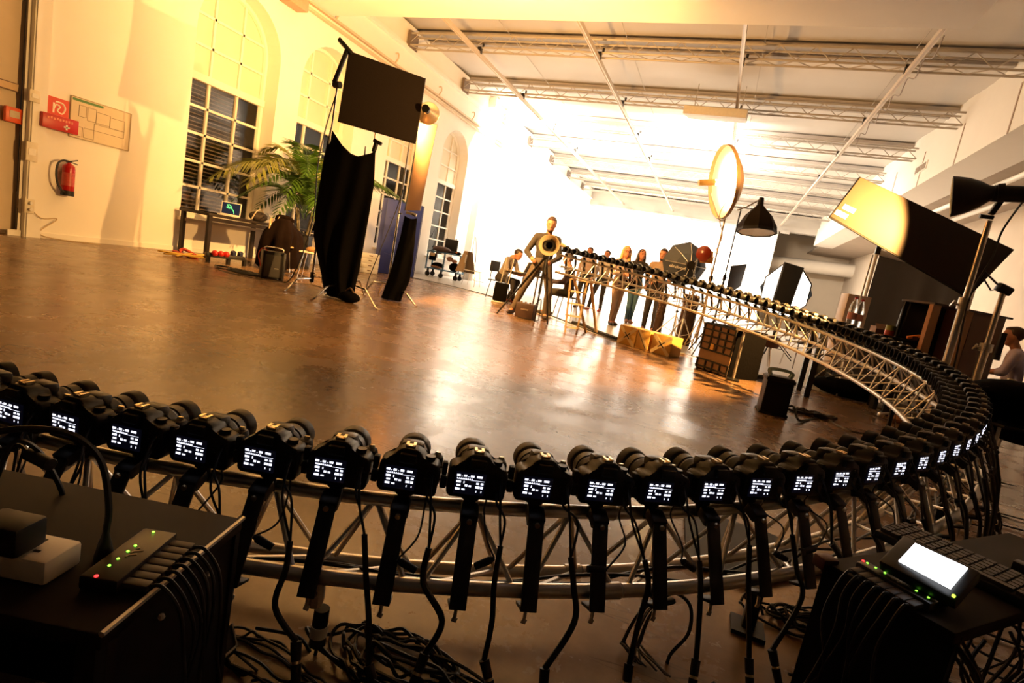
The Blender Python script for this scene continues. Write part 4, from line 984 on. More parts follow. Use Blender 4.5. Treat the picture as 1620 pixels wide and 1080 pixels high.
# coat on a chair
def chair_frame(t, c, seat_z, w, yaw, m, seat_m, back=True, back_m=None, round_back=False):
    R = Matrix.Rotation(yaw, 3, 'Z'); f = lambda x, y, z: c + R @ V((x, y, z))
    s = MB(); s.box(f(0, 0, seat_z), (w, w, .022), R, .008); part('seat', s, seat_m, t)
    for sx in (-1, 1):
        for sy in (-1, 1):
            part('leg', MB().tube(spline([f(sx * w * .4, sy * w * .34, seat_z - .01), f(sx * w * .44, sy * w * .4, seat_z * .6), f(sx * w * .48, sy * w * .47, .012)], 3), .011, 8), m, t)
    if back:
        if round_back: part('backrest', MB().lathe([(0, .008), (.2, .008), (.21, 0), (.2, -.008), (0, -.008)], f(0, w * .5, seat_z + .3), R @ V((0, 1, -.12)), 24), back_m or seat_m, t)
        else: part('backrest', MB().box(f(0, w * .5, seat_z + .32), (w * .95, .02, .24), R, .008), back_m or seat_m, t)
        for sx in (-1, 1): part('back_post', MB().tube([f(sx * w * .36, w * .44, seat_z), f(sx * w * .33, w * .5, seat_z + .42)], .010, 8), m, t)
    return f
c = V((-7.35, 7.6, 0)); t = thing('chair', 'chair hidden under a dark coat in front of the long black table', 'chair', c)
chair_frame(t, c, .46, .42, 2.2, chrome, mat('birch ply', (.55, .38, .2), .4), True)
rows = []
for iv in range(18):
    v = iv / 17; z = .93 - .80 * v ** 1.1; row = []
    for q in range(40):
        a = 6.283 * q / 40; rx = .10 + .18 * min(1, v * 3) + .05 * v; ry = .15 + .14 * min(1, v * 2.5)
        f_ = 1 + (.16 * math.sin(4 * a + 2.5 * v) + .10 * math.sin(9 * a + v) + .08 * math.sin(2 * a)) * min(1, v * 2)
        x_, y_ = rx * f_ * math.cos(a), ry * f_ * math.sin(a)
        row.append(c + Matrix.Rotation(.9, 3, 'Z') @ V((x_, y_, 0)) + V((.0, -.02, z + .03 * math.sin(3 * a) * v - (.16 * v * max(0, math.cos(a + 2.2))))))
    rows.append(row)
b = MB(); R_ = b.grid(rows, True); b.face(R_[0][::-1])
t = thing('draped_coat', 'dark brown coat draped over the chair by the long black table', 'coat', c + V((0, 0, .5)))
part('coat_body', b, mat('dark brown wool', (.007, .0038, .0028), .95, 0, .3, 30, spec=.05), t, ang=70)
part('collar', MB().tube(spline([c + V((-.14, -.05, .9)), c + V((-.05, -.1, .955)), c + V((.07, .02, .95)), c + V((.1, .1, .9))], 5), .035, 8), MATS['dark brown wool'], t)
part('hanging_tape', MB().bar(c + V((-.02, -.12, .95)), c + V((.0, -.24, .72)), .02, .004, (0, -1, .2)), MATS['pale strap'], t)
# white chair
c = V((-6.95, 7.95, 0)); c = down(gr(470, 434))
c = V((-6.35, 7.3, 0)); t = thing('chair', 'white shell chair with a rounded back and chrome legs beside the speaker', 'chair', c)
chair_frame(t, c, .46, .43, -1.0, chrome, mat('white chair shell', (.8, .74, .62), .4), True, None, True)
p = c + V((-.02, 0, .475)); solo('straw_hat', MB().ell(p + V((0, 0, .035)), (.14, .12, .05), 16), mat('brown straw', (.30, .16, .06), .8), 'brown soft hat lying on the white chair seat', 'hat', at=p)
# small loudspeaker
p0, p1 = gr(411, 440), gr(445, 443)
p0 = V((-6.42, 6.05, 0)); p1 = p0 + V((.16, .2, 0)); P0 = gr(412, 440); c8, d, n_ = ubox(P0, P0 + V((.19, .26, 0)) * 1.0, .24, .42)
t = thing('loudspeaker', 'small black loudspeaker with a grey grille on the floor before the white chair', 'loudspeaker', down(sum(c8, V()) / 8))
part('cabinet', boxmb(c8, .012), black_plastic, t)
gq = [c8[0].lerp(c8[1], .1) + V((0, 0, .04)), c8[0].lerp(c8[1], .9) + V((0, 0, .04)), c8[4].lerp(c8[5], .9) - V((0, 0, .05)), c8[4].lerp(c8[5], .1) - V((0, 0, .05))]
part('grille', MB().slab([q - n_ * .006 for q in gq], .01, .003), mat('grey grille cloth', (.07, .065, .06), .8), t)
part('badge', MB().box(c8[0].lerp(c8[1], .62) + V((0, 0, .17)) - n_ * .013, (.06, .004, .012), Matrix((d, n_, V((0, 0, 1)))).transposed()), alu, t)
part('handle', MB().tube(spline([c8[4].lerp(c8[7], .5) + d * .03, c8[4].lerp(c8[7], .5) + d * .05 + V((0, 0, .05)), c8[5].lerp(c8[6], .5) - d * .05 + V((0, 0, .05)), c8[5].lerp(c8[6], .5) - d * .03], 4), .009, 6), alu, t)
solo('red_lead', MB().tube(spline([c8[4] + d * .05, c8[4] + d * .02 + V((-.03, -.02, .03)), c8[4] + V((-.05, -.04, -.06)), c8[4] + V((-.03, -.03, -.16)), c8[4] + V((0, -.02, -.24))], 6), .008, 6), mat('red cable', (.55, .06, .03), .5), 'red cable looped on the corner of the small loudspeaker', 'cable')
# rack of red and blue tools on the floor
c = gr(347, 417); t = thing('clamp_rack', 'small black rack holding red knobbed clamps, on the floor by the table leg', 'rack', c)
part('rail', MB().box(c + V((0, .1, .13)), (.10, .62, .07), (0, 0, -.35), .01), black_metal, t)
for q in (-.25, .05, .3):
    part('foot', MB().box(c + V((q * .35, .1 + q, .06)), (.05, .05, .12)), black_metal, t)
for i, q in enumerate((-.22, -.12, -.03)): part('knob', MB().ell(c + V((.06 + q * .2, .1 + q, .17)), (.055, .05, .05), 12), red_plastic, t, 'red round knob')
for q in (.1, .22): part('clip', MB().box(c + V((.04 + q * .2, .1 + q, .19)), (.07, .07, .1), (.2, .3, 0), .01), mat('dark blue plastic', (.02, .03, .08), .4), t, 'dark blue clip')
for i, (lb, m_, px) in enumerate((('tangled yellow cable on the floor by the wall end of the table', mat('yellow cable', (.65, .42, .06), .5), (292, 407)), ('red cable bundle on the floor under the table end', MATS['red cable'], (299, 406)))):
    c = gr(*px); rr = random.Random(30 + i); pts = [c + V((rr.uniform(-.2, .25), rr.uniform(-.35, .35) * (1 if i == 0 else .5), .015 + .05 * rr.random() * (1 + i))) for _ in range(9)]
    solo('floor_cable', MB().tube(spline(pts, 6), .014 + .014 * i, 6), m_, lb, 'cable')
heap('black cable coils on the floor between the table and small loudspeaker', (385, 432), 4, .38, .011, 41, hgt=.02, name='cable_coil', grp=False)
cable_run([gr(345, 425), gr(360, 431), gr(400, 440), gr(450, 447), gr(500, 452), SB + V((-.1, -.1, .012))], .010, 'floor_cable', label='long black cable crossing the floor to the big draped cloth', cat='cable')
# blue mat against the wall
P0, P1 = gr(597, 431), gr(638, 437)
c8, d, n_ = ubox(P0, P0 + (P1 - P0).normalized() * 1.05, .34, 1.98)
blue = mat('blue vinyl', (.028, .05, .30), .5, 0, .08, 5, .1)
t = thing('crash_mat', 'thick blue gym mat standing upright between the two black cloths', 'mat', down(sum(c8, V()) / 8))
mb = boxmb(c8, .03); part('cover', mb, blue, t)
part('seam', MB().tube([c8[0] - n_ * .002 + V((0, 0, .02)), c8[4] - n_ * .002 - V((0, 0, .02)), c8[5] - n_ * .002 - V((0, 0, .02)), c8[1] - n_ * .002 + V((0, 0, .02))], .012, 5), mat('dark blue piping', (.05, .07, .22), .5), t)
for z in (.55, 1.05, 1.5): part('crease', MB().tube(spline([c8[0].lerp(c8[1], .1) + V((0, 0, z)) - n_ * .004, c8[0].lerp(c8[1], .5) + V((0, 0, z - .05)) - n_ * .006, c8[0].lerp(c8[1], .95) + V((0, 0, z + .03)) - n_ * .004], 5), .008, 5), blue, t)
# stack of pale crates
P0, P1 = gr(569, 430), gr(597, 434)
for i in range(4):
    c8, d, n_ = ubox(P0, P1, .45, .118, .004 + i * .123)
    t = thing('wooden_step', 'white flat crate beside the blue mat, %s of its stack' % ['lowest', 'second from the bottom', 'third from the bottom', 'topmost'][i], 'crate', sum(c8[:4], V()) / 4, 'white crates beside the blue mat')
    part('shell', boxmb(c8, .006), white_paint, t)
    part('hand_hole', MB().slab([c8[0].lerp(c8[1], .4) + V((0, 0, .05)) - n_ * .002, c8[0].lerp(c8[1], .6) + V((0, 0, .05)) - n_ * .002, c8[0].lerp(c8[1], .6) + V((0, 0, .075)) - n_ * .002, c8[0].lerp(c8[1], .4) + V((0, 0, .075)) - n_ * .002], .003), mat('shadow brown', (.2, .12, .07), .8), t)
# blue trolley
YT = 15.9; a = aty(655, 432, YT); a = V((-9.0, 15.55, 0)); bq = V((-7.9, 15.75, 0)); d = (bq - a).normalized(); n_ = V((-d.y, d.x, 0))
bluem = mat('blue painted steel', (.08, .19, .30), .4, .2)
t = thing('blue_trolley', 'blue steel trolley with two shelves standing at the left wall', 'trolley', (a + bq) / 2)
for z in (.26, .82): part('shelf', MB().slab([a + V((0, 0, z)), bq + V((0, 0, z)), bq + n_ * .55 + V((0, 0, z)), a + n_ * .55 + V((0, 0, z))], .035, .005), bluem, t)
for q in (a, bq, bq + n_ * .55, a + n_ * .55, a.lerp(bq, .52)): part('post', MB().bar(q + V((0, 0, .22)), q + V((0, 0, .84)), .04, .04), bluem, t)
for q in (a + d * .08, bq - d * .08, bq - d * .08 + n_ * .5, a + d * .08 + n_ * .5, a.lerp(bq, .48)):
    part('wheel', MB().cyl(q + n_ * .0 + V((0, 0, .08)), q + n_ * .04 + V((0, 0, .08)), .08, seg=16).box(q + n_ * .02 + V((0, 0, .2)), (.06, .05, .1)), black_rubber, t)
ctr = lambda u, v, z: a + d * u + n_ * v + V((0, 0, z))
t = thing('open_case', 'black case standing open on top of the blue trolley', 'case', ctr(.62, .3, .84))
Rr = Matrix((d, n_, V((0, 0, 1)))).transposed()
part('lid', MB().box(ctr(.62, .38, 1.09), (.44, .06, .42), Rr, .01), black_plastic, t); part('base', MB().box(ctr(.62, .2, .88), (.44, .3, .08), Rr, .01), black_plastic, t)
for s_ in (-.16, .14): part('latch', MB().box(ctr(.62 + s_, .38, 1.32), (.05, .04, .04), Rr), alu_dull, t)
t = thing('brown_bag', 'soft dark brown bag lying on top of the blue trolley', 'bag', ctr(.42, .1, .84)); bagm = mat('brown leather bag', (.07, .035, .022), .6)
part('bag', MB().ell(ctr(.42, .08, .92), (.32, .16, .1), 16, Rr), bagm, t); part('strap', MB().tube(spline([ctr(.3, -.03, .9), ctr(.32, -.06, .78), ctr(.34, -.04, .62)], 5), .014, 6), bagm, t)
t = thing('dark_pouch', 'small dark pouch with an orange patch at the right end of the trolley top', 'pouch', ctr(.95, .15, .84)); part('pouch', MB().ell(ctr(.95, .15, .885), (.13, .1, .055), 14, Rr), cloth_blk, t); part('patch', MB().box(ctr(.93, .06, .91), (.06, .02, .04), Rr, .004), mat('orange patch', (.8, .3, .08), .6), t)
t = thing('camera_bag', 'dark pouch with a pale lid hung at the left end of the trolley', 'pouch', ctr(.16, -.03, .62)); part('pouch', MB().box(ctr(.16, .06, .64), (.22, .14, .24), Rr, .03), cloth_blk, t); part('flap', MB().box(ctr(.17, -.015, .71), (.16, .02, .1), Rr, .01), mat('tan flap', (.5, .36, .2), .7), t)
t = thing('round_basket', 'dark bag with a brown rim on the lower trolley shelf', 'bag', ctr(.3, .2, .28)); part('bag', MB().ell(ctr(.33, .2, .38), (.22, .16, .1), 16, Rr), cloth_blk, t); part('rim', MB().ell(ctr(.31, .14, .33), (.2, .14, .05), 16, Rr), mat('brown fur rim', (.25, .12, .06), .9), t)
t = thing('black_rucksack', 'black rucksack at the right end of the lower trolley shelf', 'bag', ctr(.9, .2, .28)); part('bag', MB().ell(ctr(.9, .2, .42), (.18, .17, .15), 16, Rr), cloth_blk, t); part('pocket', MB().ell(ctr(.9, .06, .37), (.12, .06, .08), 12, Rr), cloth_blk, t)
t = thing('brown_shoes', 'brown shoe like bag hanging under the trolley top', 'bag', ctr(.78, .1, .66)); part('bag', MB().ell(ctr(.74, .1, .66), (.12, .08, .08), 12, Rr), mat('tan brown leather', (.32, .15, .08), .6), t); part('tip', MB().ell(ctr(.9, .1, .61), (.1, .07, .06), 12, Rr), MATS['tan brown leather'], t)
# bin, wall stand, chair with coats
p = V((-8.5, 17.7, 0)); p = down(gr(739, 443)); t = thing('dome_bin', 'round steel waste bin with a domed lid by the left wall', 'bin', p)
part('body', MB().lathe([(0, 0), (.2, 0), (.2, .55), (.21, .56), (.21, .6), (0, .6)], p, (0, 0, 1), 24), alu_dull, t); part('dome_lid', MB().lathe([(.205, .6), (.2, .66), (.16, .74), (.09, .79), (0, .81)], p, (0, 0, 1), 24), alu, t); part('flap', MB().box(p + V((.05, -.19, .68)), (.16, .03, .08), (.5, 0, .2)), white_paint, t)
p = V((-8.9, 18.6, 0)); light_stand('thin folded light stand leaning near the domed bin', p, 1.75, .018, alu_dull, .3, .4, .9, 'light stands')
cable_run([p + V((.05, 0, 1.6)), p + V((.2, -.1, 1.1)), p + V((.3, -.15, .5)), p + V((.32, -.2, .05)), p + V((.8, -.3, .012))], .014, 'stand_cable', label='dark cable hanging from the thin stand by the domed bin', cat='cable')
c = V((-6.9, 14.7, 0)); t = thing('chair', 'pale chair with two garments hung on it, left of the man at the desk', 'chair', c); chair_frame(t, c, .46, .44, 1.6, chrome, white_paint, True)
for i, (m_, y_, lb) in enumerate(((mat('beige coat', (.5, .36, .2), .85), -.16, 'beige coat hung over the pale chair near the desk'), (mat('dark olive coat', (.10, .07, .04), .9), .14, 'dark coat hung over the pale chair near the desk'))):
    rows = []
    for iv in range(10):
        v = iv / 9; rows.append([c + V((-.2 + y_ * .45 + (.06 + .1 * v) * (1 + .15 * math.sin(4 * a_ * 6.283 / 20)) * math.cos(a_ * 6.283 / 20) + y_ * .5 * v, -.1 + (.05 + .04 * v) * math.sin(a_ * 6.283 / 20), 1.0 - .62 * v)) for a_ in range(20)])
    b = MB(); R_ = b.grid(rows, True); b.face(R_[0][::-1]); b.face(R_[-1]); solo('hung_coat', b, m_, lb, 'coat', ang=60, at=c + V((-.2 + y_, -.1, .4)))
P_ = [gr(640, 437), gr(705, 451), gr(773, 468), gr(850, 492), gr(925, 521), gr(975, 540)]
cable_run([p + V((0, 0, .012)) for p in P_], .012, 'floor_cable', label='long dark cable along the edge of the pale grey floor', cat='cable')
p0 = gr(925, 518); cable_run([gr(905, 512) + V((0, 0, .03)), p0 + V((0, 0, .035)), gr(945, 527) + V((0, 0, .03)), gr(975, 538) + V((0, 0, .03))], .03, 'cable_bundle', label='thick black cable bundle on the floor right of the stepladder', cat='cable')
# ------------------------------------------------------------------ around the far end of the ring
wood_l = mat('pale stool wood', (.52, .36, .2), .45, 0, .15, 8)
# tripod with a dish lamp facing the viewer
DT = 8.55
hd = atd(869, 388, DT - .15); tb = down(hd + V((-.05, .12, 0)))
t = thing('dish_lamp', 'round dish lamp facing the viewer in front of the standing man', 'lamp', hd)
axv = (EYE + V((-.6, 0, .1)) - hd).normalized()
part('dish', MB().lathe([(.072, -.06), (.085, -.04), (.115, 0), (.15, .045), (.165, .06), (.158, .062), (.11, .012), (.08, -.03)], hd, axv, 32), mat('bronze dish', (.66, .52, .33), .4, .15), t)
part('dark_tube', MB().lathe([(0, -.06), (.05, -.055), (.055, .02), (.083, .03), (.088, .0), (.08, -.05), (.0, -.07)], hd, axv, 28), black_plastic, t)
part('housing', MB().cyl(hd - axv * .06, hd - axv * .36, .085, .08, 20), black_metal, t)
part('side_knob', MB().cyl(hd + V((.17, .02, .05)), hd + V((.25, .05, .02)), .03, seg=12), MATS['bronze dish'], t)
t = thing('tripod', 'black tripod under the round dish lamp', 'tripod', tb)
hz = hd.z - .16
part('centre_column', MB().cyl(tb + V((0, 0, .5)), tb + V((0, 0, hz + .06)), .022, seg=10), black_metal, t)
part('head', MB().box(tb + V((0, 0, hz)), (.09, .09, .1), None, .01), black_plastic, t)
for f in (gr(786, 496), gr(845, 509), gr(866, 514)):
    mid = (tb + V((0, 0, hz))).lerp(f, .5)
    part('leg', MB().cyl(tb + V((0, 0, hz)), mid, .021, seg=8).cyl(mid, f + V((0, 0, .01)), .015, seg=8).ell(mid, (.028,) * 3, 8), black_metal, t)
c8, d, n_ = ubox(gr(813, 500), gr(841, 506), .2, .26)
t = thing('power_pack', 'brown black power pack on the floor between the tripod legs', 'power pack', sum(c8[:4], V()) / 4)
part('body', boxmb(c8, .01), mat('dark brown pack', (.05, .025, .018), .5), t)
for q in (.2, .45, .7): part('socket', MB().cyl(c8[4].lerp(c8[5], q) + n_ * .08, c8[4].lerp(c8[5], q) + n_ * .08 + V((0, 0, .025)), .02, seg=10), shoe_metal, t)
part('mark', MB().slab([c8[0].lerp(c8[1], .3) + V((0, 0, .14)) - n_ * .003, c8[0].lerp(c8[1], .72) + V((0, 0, .14)) - n_ * .003, c8[0].lerp(c8[1], .72) + V((0, 0, .165)) - n_ * .003, c8[0].lerp(c8[1], .3) + V((0, 0, .165)) - n_ * .003], .003), mat('grey print', (.2, .15, .12), .5), t)
cable_run([c8[5] + n_ * .08 + V((0, 0, .01)), c8[5] + V((.1, 0, .12)), c8[1] + V((.12, 0, .08)), c8[1] + V((.1, -.05, .01)), c8[0] + V((.1, -.08, .012))], .008, 'pack_cable', label='black cable curling off the brown black power pack', cat='cable')
# stepladder carrying the far end of the ring
L0 = gr(894, 525); L1 = gr(911, 527); end = rig(72.5, .04, -.33)
t = thing('stepladder', 'pale wooden stepladder under the far end of the ring', 'ladder', down(end))
tp = end - V((0, 0, .02))
ftop = [over(gr(894, 525), 905, 429), over(gr(912, 527), 931, 437)]
for q in ftop: q.z = min(q.z, end.z - .015)
feet = [gr(894, 525), gr(912, 527)]
away = V((feet[0].x, feet[0].y, 0)).normalized(); sw_ = V((away.y, -away.x, 0))
back = [f + away * .62 + sw_ * .34 for f in feet]
btop = [p + away * .1 + sw_ * .06 for p in ftop]
for i in range(2): part('stile', MB().bar(ftop[i], feet[i], .045, .03), wood_l, t)
for i in range(2): part('rear_leg', MB().bar(btop[i], back[i], .04, .025), wood_l, t)
for f in (.22, .45, .68, .9): part('tread', MB().bar(ftop[0].lerp(feet[0], f), ftop[1].lerp(feet[1], f), .09, .022, (0, 0, 1)), wood_l, t)
part('top_plate', MB().slab([ftop[0] - away * .03, ftop[1] - away * .03 + sw_ * .03, btop[1] + away * .08 + sw_ * .06, btop[0] + away * .08], .025, .004), wood_l, t)
part('crossbar', MB().bar(btop[0].lerp(back[0], .5), btop[1].lerp(back[1], .5), .05, .02), wood_l, t)
part('spreader', MB().bar(ftop[1].lerp(feet[1], .5), btop[1].lerp(back[1], .5), .03, .012), wood_l, t)
for kk, lb in ((53.2, 'slim metal pole propping the ring right of the tan gridded box'), (36, 'short dark pole propping the ring at the right hand bend')):
    a = rig(kk, .035, -.325); t = thing('ring_prop', lb, 'stand', down(a), 'props under the ring')
    part('pole', MB().cyl(down(a) + V((0, 0, .03)), a, .016, seg=8), alu_dull if kk > 40 else black_metal, t)
    part('base_plate', MB().box(down(a) + V((0, 0, .015)), (.14, .14, .02), None, .004), black_metal, t)
    part('yoke', MB().box(a + V((0, 0, -.01)), (.2, .06, .03), None, .004), alu_dull, t)
for kk, lb in ((3, 'low black foot under the near truss at the left'), (13, 'low black foot under the near truss by the right rack'), (24, 'low black foot under the truss at the right edge')):
    a = rig(kk, .035, -.325); t = thing('ground_support', lb, 'stand', down(a), 'feet under the near truss')
    part('block', MB().box(down(a) + V((0, 0, max(.01, (a.z - .01) / 2))), (.035, .035, max(.02, a.z - .016)), None, .004), black_metal, t); part('pad', MB().box(down(a) + V((0, 0, .006)), (.09, .09, .012)), black_rubber, t)
# plywood crates taped with crosses
ply = mat('amber plywood', (.78, .46, .12), .5, 0, .12, 5); tape = mat('pale tape', (.86, .66, .34), .45, 0, .05)
E0, E1 = gr(975, 541), gr(1059, 565); dd = (E1 - E0).normalized(); LT = (E1 - E0).length
wd = (.34, .27, .33)
u = 0
for i in range(3):
    w_ = LT * (.355, .255, .36)[i]
    P0 = E0 + dd * (u + .006); P1 = E0 + dd * (u + w_ - .012); u += w_ + (LT * .03 if i == 1 else 0)
    hh = .285
    c8, d, n_ = ubox(P0, P1, .3, hh)
    t = thing('plywood_crate', ['leftmost amber crate with a taped cross, on the floor before the people', 'middle amber crate with one diagonal strip, on the floor before the people', 'rightmost amber crate with a taped cross, on the floor before the people'][i], 'crate', sum(c8[:4], V()) / 4, 'taped crates on the floor')
    part('box', boxmb(c8, .005), ply, t)
    f = lambda a, b: c8[0] + (c8[1] - c8[0]) * a + V((0, 0, hh * b)) - n_ * .003
    if i != 1:
        part('tape', MB().bar(f(.04, .03), f(.96, .97), .05, .003, -n_), tape, t); part('tape', MB().bar(f(.04, .97), f(.96, .03), .05, .0035, -n_), tape, t)
        part('mark', MB().bar(f(.36, .36), f(.66, .66), .014, .006, -n_).bar(f(.36, .66), f(.66, .36), .014, .006, -n_), black_rubber, t)
    else:
        part('tape', MB().bar(f(.08, .95), f(.94, .05), .05, .003, -n_), tape, t); part('mark', MB().bar(f(.02, .93), f(.88, .03), .012, .005, -n_), black_rubber, t)
# foil wrapped columns
foil = mat('dark brown foil', (.06, .032, .02), .22, .6, .5, 30, .8)
for i, (px, w_, h_, lb) in enumerate((((1037, 531), .17, .85, 'slim dark brown foil wrapped column left of the wide one'), ((1078, 545), .28, .92, 'wide dark brown foil wrapped column behind the rightmost crate'))):
    p = down(gr(*px)) ; rows = []
    for iv in range(16):
        z = h_ * iv / 15; rows.append([p + V((w_ * .5 * math.copysign(abs(math.cos(a)) ** .5, math.cos(a)) + .012 * noise.noise(V((a * 3, z * 14, i))), w_ * .5 * math.copysign(abs(math.sin(a)) ** .5, math.sin(a)) + .012 * noise.noise(V((a * 3, z * 14, i + 9))), z)) for a in [6.283 * q / 28 for q in range(28)]])
    b = MB(); R_ = b.grid(rows, True); b.face(R_[0][::-1]); b.face(R_[-1])
    t = thing('foil_column', lb, 'column', p, 'foil wrapped columns'); part('wrap', b, foil, t, ang=20)
    part('cap', MB().box(p + V((0, 0, h_ + .01)), (w_ * .9, w_ * .9, .02)), mat('brown board', (.14, .07, .035), .6), t)
# gridded softbox like case
P0, P1, P2 = gr(1100, 580), gr(1150, 598), gr(1197, 603)
hh = .62; dv = P2 - P1
t = thing('gridded_box', 'tan box with a black grid front standing on the floor under the ring', 'box', (P0 + P2) / 2)
A8 = [P0, P1, P1 + dv, P0 + dv]; A8 = A8 + [p + V((0, 0, hh)) for p in A8]
part('shell', boxmb(A8, .01), cloth_blk, t)
n_ = (P1 - P0).cross(V((0, 0, 1))).normalized(); n_ = n_ if n_.y < 0 else -n_
f = lambda a, b: P0 + (P1 - P0) * a + V((0, 0, hh * b)) + n_ * .004
part('front', MB().slab([f(.02, .02), f(.98, .02), f(.98, .98), f(.02, .98)], .006), mat('tan board', (.34, .20, .10), .6, 0, .08), t)
bz = (.07, .22, .44, .58, .72, .86, .97)
for z in bz: part('grid_bar', MB().bar(f(.0, z) + n_ * .012, f(1, z) + n_ * .012, .02, .016, n_), black_metal, t)
for a in (.03, .3, .52, .74, .97): part('grid_post', MB().bar(f(a, .44) + n_ * .01, f(a, .97) + n_ * .01, .02, .014, n_).bar(f(a, .02) + n_ * .01, f(a, .22) + n_ * .01, .02, .014, n_), black_metal, t)
part('brass_tag', MB().slab([f(.36, .46) + n_ * .02, f(.46, .46) + n_ * .02, f(.46, .58) + n_ * .02, f(.36, .58) + n_ * .02], .01), mat('brass', (.8, .5, .15), .3, .8), t)
# black battery pack with glassy handle
P0 = gr(1201, 652); P1 = P0 + V((.225, .02, 0)); c8, d, n_ = ubox(P0, P1, .2, .35)
t = thing('battery_pack', 'black power pack with a see-through handle standing inside the ring at right', 'power pack', sum(c8[:4], V()) / 4)
part('body', boxmb(c8, .012), black_plastic, t)
part('collar', MB().slab([c8[4] - V((0, 0, .03)) - d * .008 - n_ * .008, c8[5] - V((0, 0, .03)) + d * .008 - n_ * .008, c8[6] - V((0, 0, .03)) + d * .008 + n_ * .008, c8[7] - V((0, 0, .03)) - d * .008 + n_ * .008], .03, .006), black_rubber, t)
part('foot', MB().slab([c8[0] + V((0, 0, .012)) - d * .01 - n_ * .01, c8[1] + V((0, 0, .012)) + d * .01 - n_ * .01, c8[2] + V((0, 0, .012)) + d * .01 + n_ * .01, c8[3] + V((0, 0, .012)) - d * .01 + n_ * .01], .02, .004), black_rubber, t)
part('handle', MB().tube(spline([c8[4] + d * .03 + n_ * .06, c8[4] + d * .03 + n_ * .06 + V((0, 0, .05)), c8[5] - d * .03 + n_ * .06 + V((0, 0, .05)), c8[5] - d * .03 + n_ * .06], 4), .012, 8).tube(spline([c8[7] + d * .03 - n_ * .06, c8[7] + d * .03 - n_ * .06 + V((0, 0, .05)), c8[6] - d * .03 - n_ * .06 + V((0, 0, .05)), c8[6] - d * .03 - n_ * .06], 4), .012, 8), mat('greenish clear plastic', (.4, .45, .3), .15, 0, .1, trans=.6), t)
heap('coiled black cable on the floor beside the black power pack', (1285, 658), 4, .17, .011, 61, hgt=.03, name='cable_coil', grp=False)
cable_run([c8[1] + V((.05, 0, .1)), c8[1] + V((.1, -.05, .02)), gr(1300, 662), gr(1350, 683), gr(1420, 693)], .011, 'floor_cable', label='black cable running right from the black power pack', cat='cable')
heap('black cables behind the black power pack under the ring', (1205, 600), 4, .3, .009, 62, hgt=.03, name='cable_coil', grp=False)
# small things under the ring on the right
p = gr(1296, 612); t = thing('cable_reel', 'black cable reel on the floor under the long counter', 'reel', p)
ax_ = V((.8, -.5, 0)).normalized()
part('flange', MB().cyl(p + V((0, 0, .2)) - ax_ * .1, p + V((0, 0, .2)) - ax_ * .08, .19, seg=24), black_plastic, t); part('flange', MB().cyl(p + V((0, 0, .2)) + ax_ * .08, p + V((0, 0, .2)) + ax_ * .1, .19, seg=24), black_plastic, t)
part('drum', MB().cyl(p + V((0, 0, .2)) - ax_ * .08, p + V((0, 0, .2)) + ax_ * .08, .14, seg=20), cable_blk, t); part('handle', MB().tube(spline([p + V((0, 0, .2)) - ax_ * .1, p + V((0, 0, .43)) - ax_ * .09, p + V((0, 0, .43)) + ax_ * .09, p + V((0, 0, .2)) + ax_ * .1], 4), .012, 6), black_metal, t)
p = gr(1335, 628); t = thing('kit_bag', 'long soft black bag on the floor under the ring beside the cable reel', 'bag', p)
part('bag', MB().ell(p + V((0, 0, .11)), (.42, .2, .12), 18, (0, 0, -.4)), cloth_blk, t); part('strap', MB().tube(spline([p + V((-.25, 0, .2)), p + V((-.1, -.1, .28)), p + V((.15, -.15, .26)), p + V((.25, -.1, .16))], 5), .016, 6), black_rubber, t)
p = gr(1418, 668); solo('orange_cloth', MB().ell(p + V((0, 0, .04)), (.09, .07, .045), 12), mat('orange brown cloth', (.45, .18, .05), .8), 'small orange brown cloth on the floor where the ring bends', 'cloth', at=p)

# long counter and what stands on it
ZC = .88
ct = thing('long_counter', 'long dark counter behind the ring on the right', 'table', (1.6, 7.38, 0))
part('tabletop', MB().box((1.6, 7.38, ZC - .02), (.92, .72, .04), None, .006), case_blk, ct)
for x, y in ((1.2, 7.08), (2.0, 7.08), (1.2, 7.68), (2.0, 7.68)): part('leg', MB().box((x, y, (ZC - .04) / 2), (.06, .06, ZC - .04)), black_metal, ct)
clear = mat('clear plastic bottle', (.85, .85, .85), .1, 0, .05, trans=.75)
for i, px in enumerate((1356, 1366)):
    tp = atd(px, 470 + 4 * i, 6.3); b0 = V((tp.x, tp.y, ZC)); h = max(.3, tp.z - ZC)
    t = thing('water_bottle', ['clear water bottle with a red cap, left of the pair on the long counter', 'clear water bottle with a red label, right of the pair on the long counter'][i], 'bottle', b0, 'water bottles on the long counter')
    part('body', MB().lathe([(0, 0), (.045, 0), (.047, h * .6), (.04, h * .75), (.016, h * .92), (.016, h * .95)], b0, (0, 0, 1), 16), clear, t)
    part('cap', MB().cyl(b0 + V((0, 0, h * .94)), b0 + V((0, 0, h)), .019, seg=12), red_plastic, t)
    part('label', MB().cyl(b0 + V((0, 0, h * .28)), b0 + V((0, 0, h * .5)), .0485, seg=16, cap=False), mat('bottle label', (.75, .3, .25), .5), t)
tp = atd(1411, 515, 6.3); b0 = V((tp.x, tp.y, ZC)); h = tp.z - ZC
t = thing('snack_tin', 'tall tin with a green top half and red bottom half on the long counter', 'tin', b0)
part('upper_band', MB().cyl(b0 + V((0, 0, h * .5)), b0 + V((0, 0, h)), .055, seg=18), mat('olive green print', (.38, .36, .08), .45), t); part('lower_band', MB().cyl(b0, b0 + V((0, 0, h * .5)), .0552, seg=18), mat('tin red', (.55, .07, .03), .45), t)
a, b_ = atd(1385, 515, 6.6), atd(1425, 523, 6.6); t = thing('cardboard_box', 'low brown cardboard box behind the tin on the long counter', 'box', (a.x, a.y, ZC))
